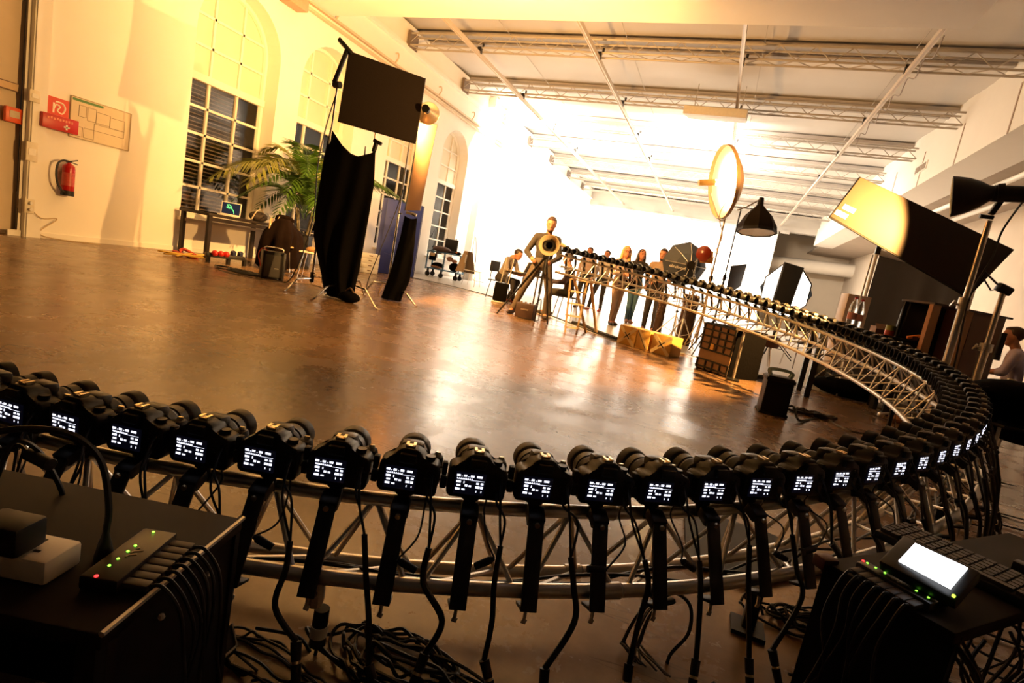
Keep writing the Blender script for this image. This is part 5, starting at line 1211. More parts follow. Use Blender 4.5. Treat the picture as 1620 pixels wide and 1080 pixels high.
card = mat('brown cardboard', (.26, .14, .075), .7, 0, .1)
cm_ = V(((a.x + b_.x) / 2, (a.y + b_.y) / 2, (ZC + a.z) / 2)); part('carton', MB().box(cm_, ((b_ - a).length, .2, a.z - ZC), (0, 0, .1)), card, t); part('flap', MB().box(cm_ + V((0, -.1, (a.z - ZC) / 2)), ((b_ - a).length, .1, .006), (.7, 0, .1)), card, t)
a = atd(1443, 540, 6.0); t = thing('orange_packet', 'orange pointed packet on the long counter by the tall brown cabinet', 'packet', (a.x, a.y, ZC))
h = a.z + .05 - ZC; part('pouch', MB().box((a.x, a.y, ZC + h / 2 + .02), (.13, .05, h), (0, -.35, 0), .01), mat('bright orange wrapper', (.9, .25, .03), .4), t); part('print', MB().box((a.x + .01, a.y - .028, ZC + h * .7), (.05, .004, .04)), mat('dark print', (.1, .03, .02), .5), t)
a = atd(1455, 545, 5.8); t = thing('black_box', 'black box leaning behind the orange packet', 'box', (a.x, a.y, ZC))
part('shell', MB().box((a.x - .02, a.y + .42, ZC + .21), (.2, .16, .40), (0, .06, .15), .01), black_plastic, t); part('lid', MB().box((a.x - .02, a.y + .42, ZC + .42), (.22, .18, .02), (0, .06, .15)), black_metal, t)
# dark grey paper backdrop
DG = 7.6
tl, bl = atd(1392, 402, DG), atd(1368, 500, DG); right = atd(1545, 440, DG + .9)
bx, by = (tl + bl) / 2, None
ed = V((right.x - tl.x, right.y - tl.y, 0)); L = ed.length; ed.normalize(); nb = V((-ed.y, ed.x, 0))
t = thing('paper_backdrop', 'dark grey paper backdrop hanging on the right behind the long counter', 'backdrop', down(tl + ed * L / 2))
rows = []
for i in range(12):
    z = (tl.z + .02) * i / 11 + .006 * (i == 0); rows.append([down(tl) + ed * (L * q / 30) + nb * (.03 * math.sin(q * .55) * (1 - z / 3) + .02 * noise.noise(V((q * .3, z, 2)))) + V((0, 0, max(z, .006))) for q in range(31)])
b = MB(); b.grid(rows); part('sheet', b, mat('dark grey paper', (.10, .085, .075), .6, 0, .06, 2), t)
part('roller', MB().cyl(tl + V((0, 0, .02)) - ed * .05, tl + ed * L + V((0, 0, .02)), .04, seg=12), white_paint, t)
for q in (-.06, L + .03): part('upright', MB().cyl(down(tl) + ed * q + V((0, 0, 0.01)), down(tl) + ed * q + V((0, 0, tl.z + .05)), .02, seg=8), white_paint, t)
for q in (-.06, L + .03): part('hook', MB().box(tl + ed * q + V((0, 0, .05)), (.06, .05, .12)), black_plastic, t)
# white wall panel beside the backdrop and a thin stand with knobs in front of it
sb = down(atd(1362, 470, 7.0)); light_stand('slim stand with black knobs before the white strip left of the grey backdrop', sb, 1.85, .014, alu, .4, .4, .5, 'light stands')
t = thing('control_cabinet', 'cream cabinet with two oval holes standing behind the bottles', 'cabinet', down(atd(1352, 480, 7.6)))
a = atd(1352, 478, 7.6); part('body', MB().box((a.x, a.y, (a.z + .1) / 2), (.3, .25, a.z + .1), (0, 0, .2), .01), mat('cream painted board', (.7, .55, .42), .5), t)
for z in (.0, -.13): part('hole', MB().lathe([(0, .002), (.05, .002), (.05, 0)], V((a.x - .0, a.y - .13, a.z + z - .0)), (-.1, -1, 0), 16), white_paint, t)
# tall open brown cabinet
DK = 5.75; q = lambda x, y, dd_=0: atd(x, y, DK + dd_)
zt = q(1476, 481).z; 
A_ = down(q(1477, 483)); B_ = down(q(1594, 498, .12)); d = (B_ - A_).normalized(); n_ = V((-d.y, d.x, 0)); n_ = n_ if n_.y > 0 else -n_; L = (B_ - A_).length
zb = .62; browns = mat('brown veneer', (.15, .065, .04), .5, 0, .12, 5); tanv = mat('tan veneer edge', (.42, .20, .09), .5, 0, .08)
t = thing('brown_cabinet', 'tall open brown cabinet on the right behind the roller stands', 'cabinet', A_ + d * L / 2 + V((0, 0, zb)))
Rc = Matrix((d, n_, V((0, 0, 1)))).transposed(); hz = zt - zb
bxp = lambda u0, u1, v0, v1, z0, z1: MB().box(A_ + d * (u0 + u1) / 2 + n_ * (v0 + v1) / 2 + V((0, 0, (z0 + z1) / 2)), (u1 - u0, v1 - v0, z1 - z0), Rc)
part('left_end', bxp(0, .10, 0, .05, zb, zt), tanv, t)
part('middle_post', bxp(L * .47, L * .55, 0, .06, zb, zt), tanv, t)
part('back_board', bxp(.0, L, .36, .38, zb, zt), mat('dark cabinet inside', (.012, .008, .006), .7), t)
part('right_panel', bxp(L * .56, L, .0, .34, zb, zt), browns, t)
part('top_board', bxp(-.01, L + .06, -.02, .4, zt, zt + .02), mat('dark cabinet edge', (.05, .025, .018), .5), t)
part('bottom_board', bxp(0, L, 0, .38, zb - .03, zb), browns, t)
st = thing('side_table', 'dark table under the tall brown cabinet', 'table', A_ + d * L / 2)
part('tabletop', MB().box(A_ + d * (L / 2 + .38) + n_ * .15 + V((0, 0, zb - .055)), (L + .8, .7, .05), Rc), case_blk, st)
for u_ in (.05, L + .7):
    for v_ in (-.15, .45): part('leg', MB().box(A_ + d * u_ + n_ * v_ + V((0, 0, (zb - .08) / 2)), (.06, .06, zb - .08), Rc), black_metal, st)
a = atd(1597, 540, 5.2); t = thing('desk_screen', 'thin black screen edge beside the person at the right edge', 'screen', V((a.x, a.y, a.z - .2)))
part('panel', MB().box(a + V((-.06, 0, -.04)), (.04, .2, .22), (0, 0, -.3), .008), black_plastic, t); part('stand', MB().cyl(a + V((-.06, 0, -.2)), a + V((-.06, 0, -.14)), .03, seg=10), black_metal, t)
# big flag on the right, roller stands and strobe
D1 = 5.2
t, PB = flag('light_flag', 'big tilted black flag glowing orange at its left end, on the right', [(1360, 281), (1603, 396), (1531, 470), (1312, 343)], [5.88, 5.66, 5.62, 5.85], mat('brown black flag', (.026, .0145, .0065), .8, 0, .1, 60), .035)
fc = PB[3].lerp(PB[0], .25); e1 = (PB[1] - PB[0]).normalized(); e2 = (PB[0] - PB[3]).normalized(); nf = e1.cross(e2).normalized(); nf = nf if nf.y < 0 else -nf
lb_ = MB()
for i, (u_, v_) in enumerate(((.015, .045), (.045, .14))): lb_.slab([PB[3] + e1 * u_ * 1.0 + e2 * v_ + nf * .02, PB[3] + e1 * (u_ + .13) + e2 * v_ + nf * .02, PB[3] + e1 * (u_ + .13) + e2 * (v_ + .06) + nf * .02, PB[3] + e1 * u_ + e2 * (v_ + .06) + nf * .02], .003)
part('sewn_label', lb_, white_plastic, t, 'white label')
b1 = down(atd(1565, 350, D1)); lt = atd(1560, 348, D1)
rs = mat('satin steel tube', (.62, .56, .5), .28, .9)
def roller(label, base, h, r):
    base = down(base); t = thing('roller_stand', label, 'stand', base, 'thick steel stands on the right')
    part('lower_tube', MB().cyl(base + V((0, 0, .12)), base + V((0, 0, h * .62)), r, seg=14), rs, t)
    part('upper_tube', MB().cyl(base + V((0, 0, h * .62)), base + V((0, 0, h)), r * .72, seg=12), rs, t)
    part('clamp_collar', MB().cyl(base + V((0, 0, h * .59)), base + V((0, 0, h * .645)), r * 1.5, seg=14), alu_dull, t)
    part('knob', MB().cyl(base + V((0, 0, h * .61)), base + V((-.09, -.03, h * .61)), .012, seg=8).box(base + V((-.10, -.03, h * .61)), (.02, .035, .07), (.5, .3, 0), .006), alu_dull, t)
    for i in range(3):
        a = .6 + i * 2.094; part('leg', MB().tube([base + V((0, 0, .2)), base + V((math.cos(a) * .4, math.sin(a) * .4, .05))], .014, 8).ell(base + V((math.cos(a) * .4, math.sin(a) * .4, .035)), (.035,) * 3, 10), rs, t)
    return t
roller('thick steel stand carrying the black reflector lamp on the right', b1, lt.z, .036)
s2 = atd(1587, 462, 5.5); roller('thick steel stand with a T knob, holding the big tilted flag', down(s2), s2.z, .04)
t = thing('flag_grip', 'black clamp and arm joining the big tilted flag to its stand', 'clamp', s2); part('knuckle', MB().box(s2 + V((0, 0, .03)), (.14, .09, .09), (.2, .3, .2), .02), black_metal, t)
fa = atd(1556, 428, 5.58); part('arm', MB().tube([s2 + V((-.04, 0, .05)), fa], .010, 8), black_metal, t); part('bracket', MB().tube([s2 + V((-.05, 0, .02)), s2 + V((-.1, .01, .0)), fa + V((0, .01, -.05)), fa], .008, 6), black_metal, t)
rim, neck, rear = atd(1505, 311, 5.08), atd(1566, 306, 4.92), atd(1660, 309, 4.72)
axs = (rim - neck).normalized()
t = thing('strobe_lamp', 'black strobe lamp with a bell reflector pointing left at the top right', 'lamp', neck)
H = (rim - neck).length; rr_ = .188
part('reflector', MB().lathe([(.066, -.03), (.072, .0), (.12, H * .25), (.158, H * .55), (.18, H * .85), (rr_, H), (rr_ - .008, H), (.172, H * .85), (.15, H * .55), (.11, H * .25), (.06, .0)], neck, axs, 32), black_metal, t)
part('housing', MB().cyl(neck - axs * .02, rear, .074, .07, 20).cyl(neck - axs * .05, neck - axs * .10, .081, seg=20), black_plastic, t)
SBULB = neck + axs * H * .45
part('bulb', MB().ell(SBULB, (.03, .03, .03), 12), MATS['glowing bulb'], t)
part('tilt_bracket', MB().box(lt.lerp(neck - axs * .12, .5), (.05, .06, .16), (0, .3, 0), .012), black_metal, t)
part('tilt_knob', MB().cyl(lt + V((-.06, 0, .03)), lt + V((.05, 0, .03)), .02, seg=10), black_metal, t)
cable_run([neck - axs * .25 + V((0, -.02, -.06)), lt + V((.14, -.03, -.08)), lt + V((.12, -.04, -.35)), lt + V((.04, -.05, -.75)), b1 + V((.05, -.05, .8)), b1 + V((.08, -.06, .3)), b1 + V((.2, -.1, .012))], .009, 'lamp_cable', label='black cable hanging from the strobe lamp along its stand', cat='cable')
s3 = down(atd(1528, 470, 6.4)); light_stand('pale stand tube behind the big tilted flag', s3, 1.45, .024, alu, .4, .2, .4, 'light stands')

# ------------------------------------------------------------------ lamps and modifiers in the middle distance
# large parabolic reflector
DP = 9.3
pc = atd(1140, 290, DP); tp_, bt_ = atd(1150, 231, DP), atd(1150, 342, DP); Rp = (tp_ - bt_).length / 2 * 1.02
axp = (V((-.88, -.36, -.2))).normalized(); rimc = atd(1147, 288, DP); 
t = thing('parabolic_reflector', 'large round parabolic reflector seen edge on, tan rim and white inside', 'lamp', rimc)
prof = [(.05, -.27), (Rp * .35, -.235), (Rp * .62, -.155), (Rp * .85, -.06), (Rp, 0.0), (Rp, .05), (Rp * .985, .05), (Rp * .97, 0.0), (Rp * .83, -.05), (Rp * .6, -.14), (Rp * .33, -.22), (.0, -.255)]
b = MB().lathe(prof[:4], rimc, axp, 36); part('outer_shell', b, mat('tan reflector cloth', (.50, .30, .13), .6, 0, .05), t)
part('rim', MB().lathe([(Rp * .85, -.06), (Rp, 0), (Rp, .06), (Rp * .985, .06), (Rp * .96, .0)], rimc, axp, 36), mat('tan rim', (.42, .25, .11), .5), t)
part('inner_lining', MB().lathe(prof[7:], rimc, axp, 36), mat('white lining', (.9, .88, .8), .5, 0, .03), t)
PBULB = rimc + axp * .16
part('strobe_head', MB().cyl(PBULB + axp * .02, PBULB + axp * .3, .055, .05, 16), mat('yellowish head', (.5, .3, .08), .4), t)
part('focus_arm', MB().tube([rimc - axp * .2, PBULB + axp * .1 + V((0, 0, -.03))], .015, 8), alu, t)
part('bulb', MB().ell(PBULB - axp * .01, (.05, .05, .05), 12), MATS['glowing bulb'], t)
ph = atd(1147, 346, DP); part('yoke', MB().tube(spline([rimc - V((0, 0, Rp)) , ph, atd(1138, 346, DP), atd(1124, 305, DP)], 4), .012, 8), alu_dull, t)
ps = down(ph); light_stand('tan stand carrying the large parabolic reflector', ps, ph.z, .02, mat('tan stand paint', (.5, .36, .2), .4, .4), .26, .3, .6, 'light stands')
cable_run([rimc - axp * .3, ph + V((-.1, 0, .1)), ph + V((.02, -.04, -.3)), ph + V((-.04, -.04, -.7)), ps + V((.02, -.05, 1.0)), ps + V((0, -.08, .3)), ps + V((-.2, -.2, .012))], .008, 'lamp_cable', label='thin cable winding down the stand of the large parabolic reflector', cat='cable', m=mat('tan flex', (.35, .22, .1), .5))
# black beauty softbox hanging on a boom
DS = 8.3
apx, c1_, c2_ = atd(1203, 322, DS), atd(1167, 362, DS), atd(1226, 372, DS)
bc = (c1_ + c2_) / 2; dn = (bc - apx).normalized(); rb = (c2_ - c1_).length / 2
t = thing('hanging_softbox', 'black pyramid softbox hanging face down from a boom', 'softbox', apx)
part('skin', MB().lathe([(.03, .0), (.05, .03), (rb * .66, (bc - apx).length * .42), (rb * .96, (bc - apx).length * .78), (rb * 1.0, (bc - apx).length * .98), (rb * .97, (bc - apx).length * 1.0), (0, (bc - apx).length * .9)], apx, dn, 8), flag_blk, t, ang=25)
part('lip', MB().lathe([(rb * 1.0, (bc - apx).length * .92), (rb * 1.03, (bc - apx).length * 1.02), (rb * .97, (bc - apx).length * 1.03)], apx, dn, 8), black_rubber, t, ang=25)
part('diffuser', MB().lathe([(0, (bc - apx).length * .995), (rb * .95, (bc - apx).length * 1.0)], apx, dn, 8), white_plastic, t)
part('lamp_head', MB().cyl(apx + V((0, 0, .09)), apx + dn * .02, .035, .05, 12), black_metal, t)
tb_ = atd(1172, 332, DS); sp_ = down(tb_)
t2 = light_stand('black stand with a boom arm, right of the large parabolic reflector', sp_, tb_.z, .015, None, .5, .1, .6, 'light stands')
part('boom', MB().tube([tb_ + V((-.05, 0, -.01)), tb_ + V((.08, 0, .06)), apx + V((0, 0, .08))], .011, 8), alu_dull, t2)
# blue grey octagonal softbox seen from behind
DO = 10.2
oc = atd(1083, 418, DO); axo = V((-.35, .93, .05)).normalized(); Ro = .43
oct_m = mat('blue grey softbox cloth', (.026, .033, .048), .6, 0, .08, 6)
t = thing('octagonal_softbox', 'blue grey octagonal softbox seen from behind, with pale ribs and a white word', 'softbox', oc)
X_ = axo.cross(V((0, 0, 1))).normalized(); Y_ = X_.cross(axo).normalized()
part('skin', MB().lathe([(.05, -.34), (Ro * .55, -.24), (Ro * .9, -.06), (Ro, .02), (Ro * .97, .06), (0, .05)], oc, axo, 8), oct_m, t, ang=20)
d_, xx, yy = MB().frame(axo)
for i in range(8):
    a = 6.283 * i / 8; rv = xx * math.cos(a) + yy * math.sin(a)
    part('rib', MB().tube([oc + axo * -.345 + rv * .05, oc + axo * -.245 + rv * Ro * .555, oc + axo * -.062 + rv * Ro * .905], .006, 6), alu, t)
part('speed_ring', MB().cyl(oc - axo * .34, oc - axo * .42, .08, seg=16), black_metal, t)
Mt = Matrix.Translation(-oc + oc - axo * .16 + V((0, 0, 0))) @ Matrix.Identity(4)
tx_dir = (X_ * -1) if X_.dot(V((1, 0, 0))) < 0 else X_
ctr_ = oc - axo * .275 + tx_dir * -.19 - Y_ * .07
nz_ = (-axo * .88 - tx_dir * .44 - Y_ * .12).normalized(); tx_dir = (tx_dir - nz_ * tx_dir.dot(nz_)).normalized(); ty_ = nz_.cross(tx_dir).normalized()
Mtx = Matrix((tx_dir, ty_, nz_)).transposed().to_4x4(); Mtx.translation = ctr_ - oc + nz_ * .035
text_mesh('elinchrom', .075, Mtx, 'lettering', white_plastic, t, .002)
osn = down(oc + axo * -.2); light_stand('stand under the blue grey octagonal softbox', osn, oc.z - .42, .014, alu_dull, .4, .8, .5, 'light stands')
# round red brown gel reflector
DR = 9.2
rc = atd(1113, 401, DR); axr = (EYE - rc).normalized() + V((-.5, 0, .05)); axr.normalize()
t = thing('gel_reflector', 'round red brown gel disc with an orange square behind it on a thin stand', 'lamp', rc)
part('disc', MB().lathe([(0, .05), (.09, .04), (.132, .01), (.137, -.01), (.1, -.03), (0, -.035)], rc, axr, 28), mat('red brown gel', (.20, .022, .008), .25, 0, .2, 14), t)
part('orange_gel', MB().slab([atd(1112, 392, DR + .1), atd(1129, 398, DR + .1), atd(1126, 417, DR + .1), atd(1107, 415, DR + .1)], .008), mat('orange gel', (.9, .36, .03), .4), t)
part('collar', MB().cyl(rc - axr * .03, rc - axr * .16, .05, .045, 14), black_metal, t)
sr = down(atd(1101, 420, DR)); rt = V((sr.x, sr.y, atd(1101, 408, DR).z)); t3 = light_stand('silver stand carrying the red brown gel disc', sr, rt.z, .016, chrome, .3, .5, .5, 'light stands')
# black panels and octagonal frame
DQ = 10.6
t, PQ = flag('light_flag', 'small upright black panel between the red disc and the octagonal frame', [(1157, 421), (1181, 418), (1171, 452), (1148, 468)], [DQ, DQ + .3, DQ + .3, DQ], mat('charcoal panel', (.05, .045, .042), .7, 0, .08), .03)
qb = down((PQ[2] + PQ[3]) / 2); light_stand('stand under the small upright black panel', qb, (PQ[2].z + PQ[3].z) / 2, .014, None, .4, .5, .4, 'light stands')
DQ = 10.9
t, PQ = flag('light_flag', 'tall black panel in front of the white octagonal softbox', [(1241, 415), (1271, 424), (1249, 486), (1222, 478)], [DQ - .25] * 4, black_rubber, .08)
qb = down((PQ[2] + PQ[3]) / 2); light_stand('stand under the tall black panel', qb, (PQ[2].z + PQ[3].z) / 2, .016, None, .45, .2, .4, 'light stands')
o_ = atd(1243, 460, DQ + .35); t = thing('white_softbox', 'white octagonal softbox with a thin black rim behind the tall black panel', 'softbox', o_)
axq = (EYE - o_).normalized(); axq.z = 0; axq.normalize(); Xq = V((axq.y, -axq.x, 0)); Xq = -Xq if Xq.x < 0 else Xq
ov = [o_ + Xq * (.47 * math.cos(a)) + V((0, 0, .56 * math.sin(a))) for a in [math.pi / 8 + i * math.pi / 4 for i in range(8)]]
part('rim', MB().tube(ov + [ov[0]], .016, 6), black_metal, t)
part('diffuser', MB().slab(ov, .02), mat('lit softbox front', (.9, .88, .84), .5, emit=(1, .93, .82), estr=2.2), t)
part('shell', MB().lathe([(.5, -.02), (.3, -.2), (.06, -.32)], o_, axq, 8), black_rubber, t)
light_stand('stand behind the white octagonal softbox', down(o_ - axq * .25), o_.z - .1, .016, None, .45, .2, .4, 'light stands')
# chairs under the ring, far side
c = V((1.55, 10.6, 0)); t = thing('chair', 'chrome legged chair with a dark seat behind the ring, right of the gridded box', 'chair', c); chair_frame(t, c, .46, .44, .4, chrome, mat('dark seat', (.04, .025, .02), .6), True)
c = V((.85, 9.6, 0)); t = thing('brown_stool', 'round brown topped stool behind the tan gridded box', 'stool', c)
part('seat', MB().lathe([(0, .52), (.19, .52), (.23, .48), (.23, .38), (.2, .34), (0, .34)], c, (0, 0, 1), 24), mat('red brown leather', (.10, .03, .022), .5), t)
for i in range(4): a = .8 + i * 1.5708; part('leg', MB().tube([c + V((math.cos(a) * .12, math.sin(a) * .12, .36)), c + V((math.cos(a) * .2, math.sin(a) * .2, .012))], .012, 8), chrome, t)
# ------------------------------------------------------------------ people
def blob(name, fill, m, root, vox=.011, smooth=4, label=None):
    """several capsules and ellipsoids fused into one continuous surface"""
    mb = MB(); fill(mb); me = mb.mesh(name, 180, V(root.location))
    ob = bpy.data.objects.new(name, me); COL.objects.link(ob)
    r = ob.modifiers.new('r', 'REMESH'); r.mode = 'VOXEL'; r.voxel_size = vox
    s = ob.modifiers.new('s', 'SMOOTH'); s.iterations = smooth; s.factor = .5
    dg = bpy.context.evaluated_depsgraph_get()
    m2 = bpy.data.meshes.new_from_object(ob.evaluated_get(dg)); m2.name = name
    ob.modifiers.clear(); ob.data = m2; bpy.data.meshes.remove(me)
    m2.materials.clear(); m2.materials.append(m); m2.polygons.foreach_set('use_smooth', [True] * len(m2.polygons))
    ob.parent = root
    if label: ob['label'] = label
    return ob
def person(label, base, yaw, J, shirt, trousers, shoe, hairm, hair='short', sleeve=1.0, look=None, beard=False, glasses=False, scale=1.0, skinm=None, slim=1.0, z0=0.0, group=None, shoes=True):
    base = V((base.x, base.y, z0)); Rz = Matrix.Rotation(yaw, 3, 'Z')
    P = {}
    for k_, v_ in J.items(): P[k_] = base + Rz @ (V(v_) * scale)
    t = thing('person', label, 'person', base, group); sk = skinm or skin; S = scale
    look = (Rz @ V(look if look else (0, 1, -.1))).normalized()
    rt = look.cross(V((0, 0, 1))).normalized(); upv = rt.cross(look).normalized(); H = Matrix((rt, look, upv)).transposed()
    hd = P['head']; h = lambda x, y, z: hd + H @ (V((x, y, z)) * S)
    hips = (P['hipl'] + P['hipr']) / 2; shd = (P['shl'] + P['shr']) / 2
    side = (P['shr'] - P['shl']).normalized(); spine = (shd - hips).normalized(); fr = spine.cross(side).normalized() * -1
    Rt = Matrix((side, side.cross(spine) * -1 if False else spine.cross(side), spine)).transposed()
    g = .011 * S
    def torso(b, e, top=True, bot=True):
        if top:
            b.ell(hips.lerp(shd, .74), ((.165 * slim + e / S) * S, (.105 + e / S) * S, .22 * S), 18, Rt)
            b.ell(hips.lerp(shd, .42), ((.145 * slim + e / S) * S, (.10 + e / S) * S, .20 * S), 18, Rt)
            b.cap2(P['shl'].lerp(shd, .25), P['shr'].lerp(shd, .25), .062 * S + e, .062 * S + e)
            b.cap2(shd - spine * .02 * S, shd + (P['neck'] - shd) * .6, .075 * S + e, .055 * S + e)
        if bot:
            b.ell(hips + spine * .06 * S, ((.158 * slim + e / S) * S, (.108 + e / S) * S, .14 * S), 18, Rt)
    def arm(b, q, e, f=1.0):
        s_, el, wr = P['sh' + q], P['el' + q], P['wr' + q]
        b.cap2(s_, el, .050 * S * slim + e, .040 * S * slim + e)
        if f > .5: w2 = el.lerp(wr, min(1, (f - .5) * 2)); b.cap2(el, w2, .040 * S * slim + e, (.040 - .014 * min(1, (f - .5) * 2)) * S * slim + e)
    def leg(b, q, e, f=1.0):
        hp, kn, an = P['hip' + q], P['kn' + q], P['an' + q]
        b.cap2(hp, kn, .080 * S * slim + e, .055 * S * slim + e)
        b.cap2(kn, an, .054 * S * slim + e, .036 * S * slim + e)
        calf = kn.lerp(an, .3); b.ell(calf, (.055 * S * slim + e,) * 3, 12)
    def body(b):
        b.ell(h(0, .01, .02), (.081 * S, .096 * S, .112 * S), 20, H)
        b.ell(h(0, .035, -.055), (.062 * S, .064 * S, .062 * S), 14, H)
        b.cap2(h(0, .098, .015), h(0, .116, -.018), .008 * S, .013 * S, 8)
        for s_ in (-1, 1): b.ell(h(s_ * .077, -.005, .0), (.012 * S, .022 * S, .033 * S), 10, H)
        b.cap2(P['neck'], hd - upv * .04 * S, .056 * S, .052 * S); b.cap2(shd, P['neck'], .06 * S, .056 * S)
        torso(b, 0)
        for q in 'lr':
            arm(b, q, 0); leg(b, q, 0)
            b.cap2(P['an' + q], P['toe' + q], .035 * S, .026 * S)
            el, wr = P['el' + q], P['wr' + q]; d_ = (wr - el).normalized(); tgt = P.get('hold' + q)
            if tgt is not None: d_ = (d_ * .4 + (tgt - wr).normalized()).normalized()
            ax_ = d_.cross(side); ax_ = ax_.normalized() if ax_.length > .1 else d_.orthogonal().normalized()
            pal = wr + d_ * .07 * S; b.cap2(wr, pal, .030 * S, .034 * S)
            nrm = d_.cross(ax_).normalized()
            for fi, (o_, L_) in enumerate(((-.030, .062), (-.010, .074), (.011, .070), (.030, .052))):
                a_ = pal + ax_ * o_ * S + d_ * .02 * S; k1 = a_ + d_ * L_ * .5 * S + nrm * .008 * S; k2 = k1 + (d_ * .75 + nrm * .8).normalized() * L_ * .55 * S
                b.cap2(a_, k1, .0095 * S, .009 * S, 8); b.cap2(k1, k2, .009 * S, .0075 * S, 8)
            th0 = wr + d_ * .03 * S - ax_ * .028 * S; b.cap2(th0, th0 + (d_ * .7 - ax_ * .7 + nrm * .4).normalized() * .055 * S, .011 * S, .008 * S, 8)
    blob('body', body, sk, t, .0095)
    def shirtf(b):
        torso(b, g)
        for q in 'lr': arm(b, q, g, sleeve)
    blob('shirt', shirtf, shirt, t, .013)
    def trf(b):
        torso(b, g * 1.4, False, True)
        for q in 'lr': leg(b, q, g * 1.2)
    blob('trousers', trf, trousers, t, .013)
    if shoes:
        for q in 'lr':
            def shf(b, q=q):
                a_, to = P['an' + q], P['toe' + q]; d_ = (to - a_); d_.z = 0; d_.normalize()
                b.cap2(a_ - V((0, 0, .02 * S)) - d_ * .03 * S, a_ + V((0, 0, .0)), .044 * S, .044 * S)
                b.cap2(V((a_.x, a_.y, base.z + .042 * S)) - d_ * .02 * S if a_.z < base.z + .2 else a_, to + V((0, 0, .004)), .042 * S, .036 * S)
            blob('shoe', shf, shoe, t, .012)
    def hairf(b):
        b.ell(h(0, -.022, .045), (.089 * S, .099 * S, .098 * S), 18, H)
        if hair == 'short': b.ell(h(0, .03, .105), (.06 * S, .06 * S, .03 * S), 12, H)
        if hair == 'long':
            for s_ in (-1, 1): b.cap2(h(s_ * .07, -.02, .04), h(s_ * .085, -.01, -.15), .036 * S, .045 * S); b.cap2(h(s_ * .085, -.01, -.15), h(s_ * .075, .02, -.27), .045 * S, .022 * S)
            b.cap2(h(0, -.07, 0), h(0, -.085, -.22), .07 * S, .05 * S); b.cap2(h(-.02, .045, .115), h(.055, .075, .07), .02 * S, .015 * S)
    blob('hair', hairf, hairm, t, .011)
    e = MB()
    for s_ in (-1, 1): e.ell(h(s_ * .031, .092, .018), (.011 * S, .007 * S, .007 * S), 8, H).bar(h(s_ * .031 - .017, .099, .038), h(s_ * .031 + .017, .099, .038), .008, .006, look)
    part('eyes', e, mat('dark eyes', (.02, .012, .008), .4), t)
    part('mouth', MB().ell(h(0, .093, -.056), (.021 * S, .008 * S, .007 * S), 8, H), mat('lips', (.35, .09, .07), .5), t)
    if beard: blob('beard', lambda b: (b.ell(h(0, .043, -.082), (.057 * S, .06 * S, .042 * S), 14, H), b.cap2(h(-.05, .03, -.03), h(-.03, .06, -.08), .022 * S, .02 * S), b.cap2(h(.05, .03, -.03), h(.03, .06, -.08), .022 * S, .02 * S)), hairm, t, .011)
    if glasses:
        gl = MB()
        for s_ in (-1, 1): gl.tube([h(s_ * .033 + .024 * math.cos(a), .108, .017 + .018 * math.sin(a)) for a in [6.283 * i / 14 for i in range(15)]], .0035, 5).tube([h(s_ * .057, .105, .02), h(s_ * .08, 0, .02)], .003, 5)
        part('glasses', gl.tube([h(-.009, .108, .02), h(.009, .108, .02)], .003, 5), black_plastic, t)
    return t, P
STAND = dict(head=(0, .02, 1.635), neck=(0, 0, 1.485), shl=(-.185, 0, 1.41), shr=(.185, 0, 1.41), ell=(-.235, -.02, 1.13), elr=(.235, -.02, 1.13), wrl=(-.23, .07, .88), wrr=(.23, .07, .88), hipl=(-.088, 0, .93), hipr=(.088, 0, .93), knl=(-.095, .02, .50), knr=(.095, .02, .50), anl=(-.10, -.02, .085), anr=(.10, -.02, .085), toel=(-.115, .13, .035), toer=(.115, .13, .035))
def pose(**k): d_ = dict(STAND); d_.update(k); return d_
def yaw_to(p, q): d_ = V(q) - V(p); return math.atan2(-d_.x, d_.y)
hair_brown = mat('brown hair', (.05, .025, .014), .5, 0, .3, 60); hair_dark = mat('dark brown hair', (.022, .011, .008), .5, 0, .3, 60); hair_blond = mat('blond hair', (.66, .40, .13), .5, 0, .2, 60)
char = mat('charcoal knit', (.035, .029, .025), .85, 0, .1, 40); jean_g = mat('grey brown denim', (.09, .066, .047), .8, 0, .2, 20); jean_b = mat('blue denim', (.05, .12, .18), .8, 0, .25, 14); dark_tr = mat('dark trousers', (.018, .014, .014), .85); beige_tr = mat('beige trousers', (.34, .23, .16), .8, 0, .1, 14); shoe_b = mat('brown black shoes', (.03, .018, .013), .5)
# man standing behind the dish lamp, legs wide apart
mb_ = down((gr(812, 497) + gr(868, 508)) / 2) + V((-.02, .12, 0)); yw = yaw_to(mb_, (0, 0, 0)) 
hold = hd - V((0, 0, 0))
J = pose(head=(-.03, .05, 1.60), neck=(-.02, .0, 1.455), shl=(-.19, .0, 1.375), shr=(.17, .0, 1.375), ell=(-.27, .03, 1.09), elr=(.30, -.0, 1.10), wrl=(-.13, .22, .98), wrr=(.20, .20, 1.00), hipl=(-.095, -.02, .90), hipr=(.085, -.02, .90), knl=(-.20, .03, .48), knr=(.24, .05, .49), anl=(-.20, -.05, .085), anr=(.36, .03, .085), toel=(-.23, .10, .035), toer=(.42, .17, .035))
MAN, PM = person('man in a charcoal jumper standing behind the round dish lamp, looking down', mb_, yw, J, char, jean_g, shoe_b, hair_brown, 'short', 1.0, (.05, 1, -.28), True, scale=1.055)
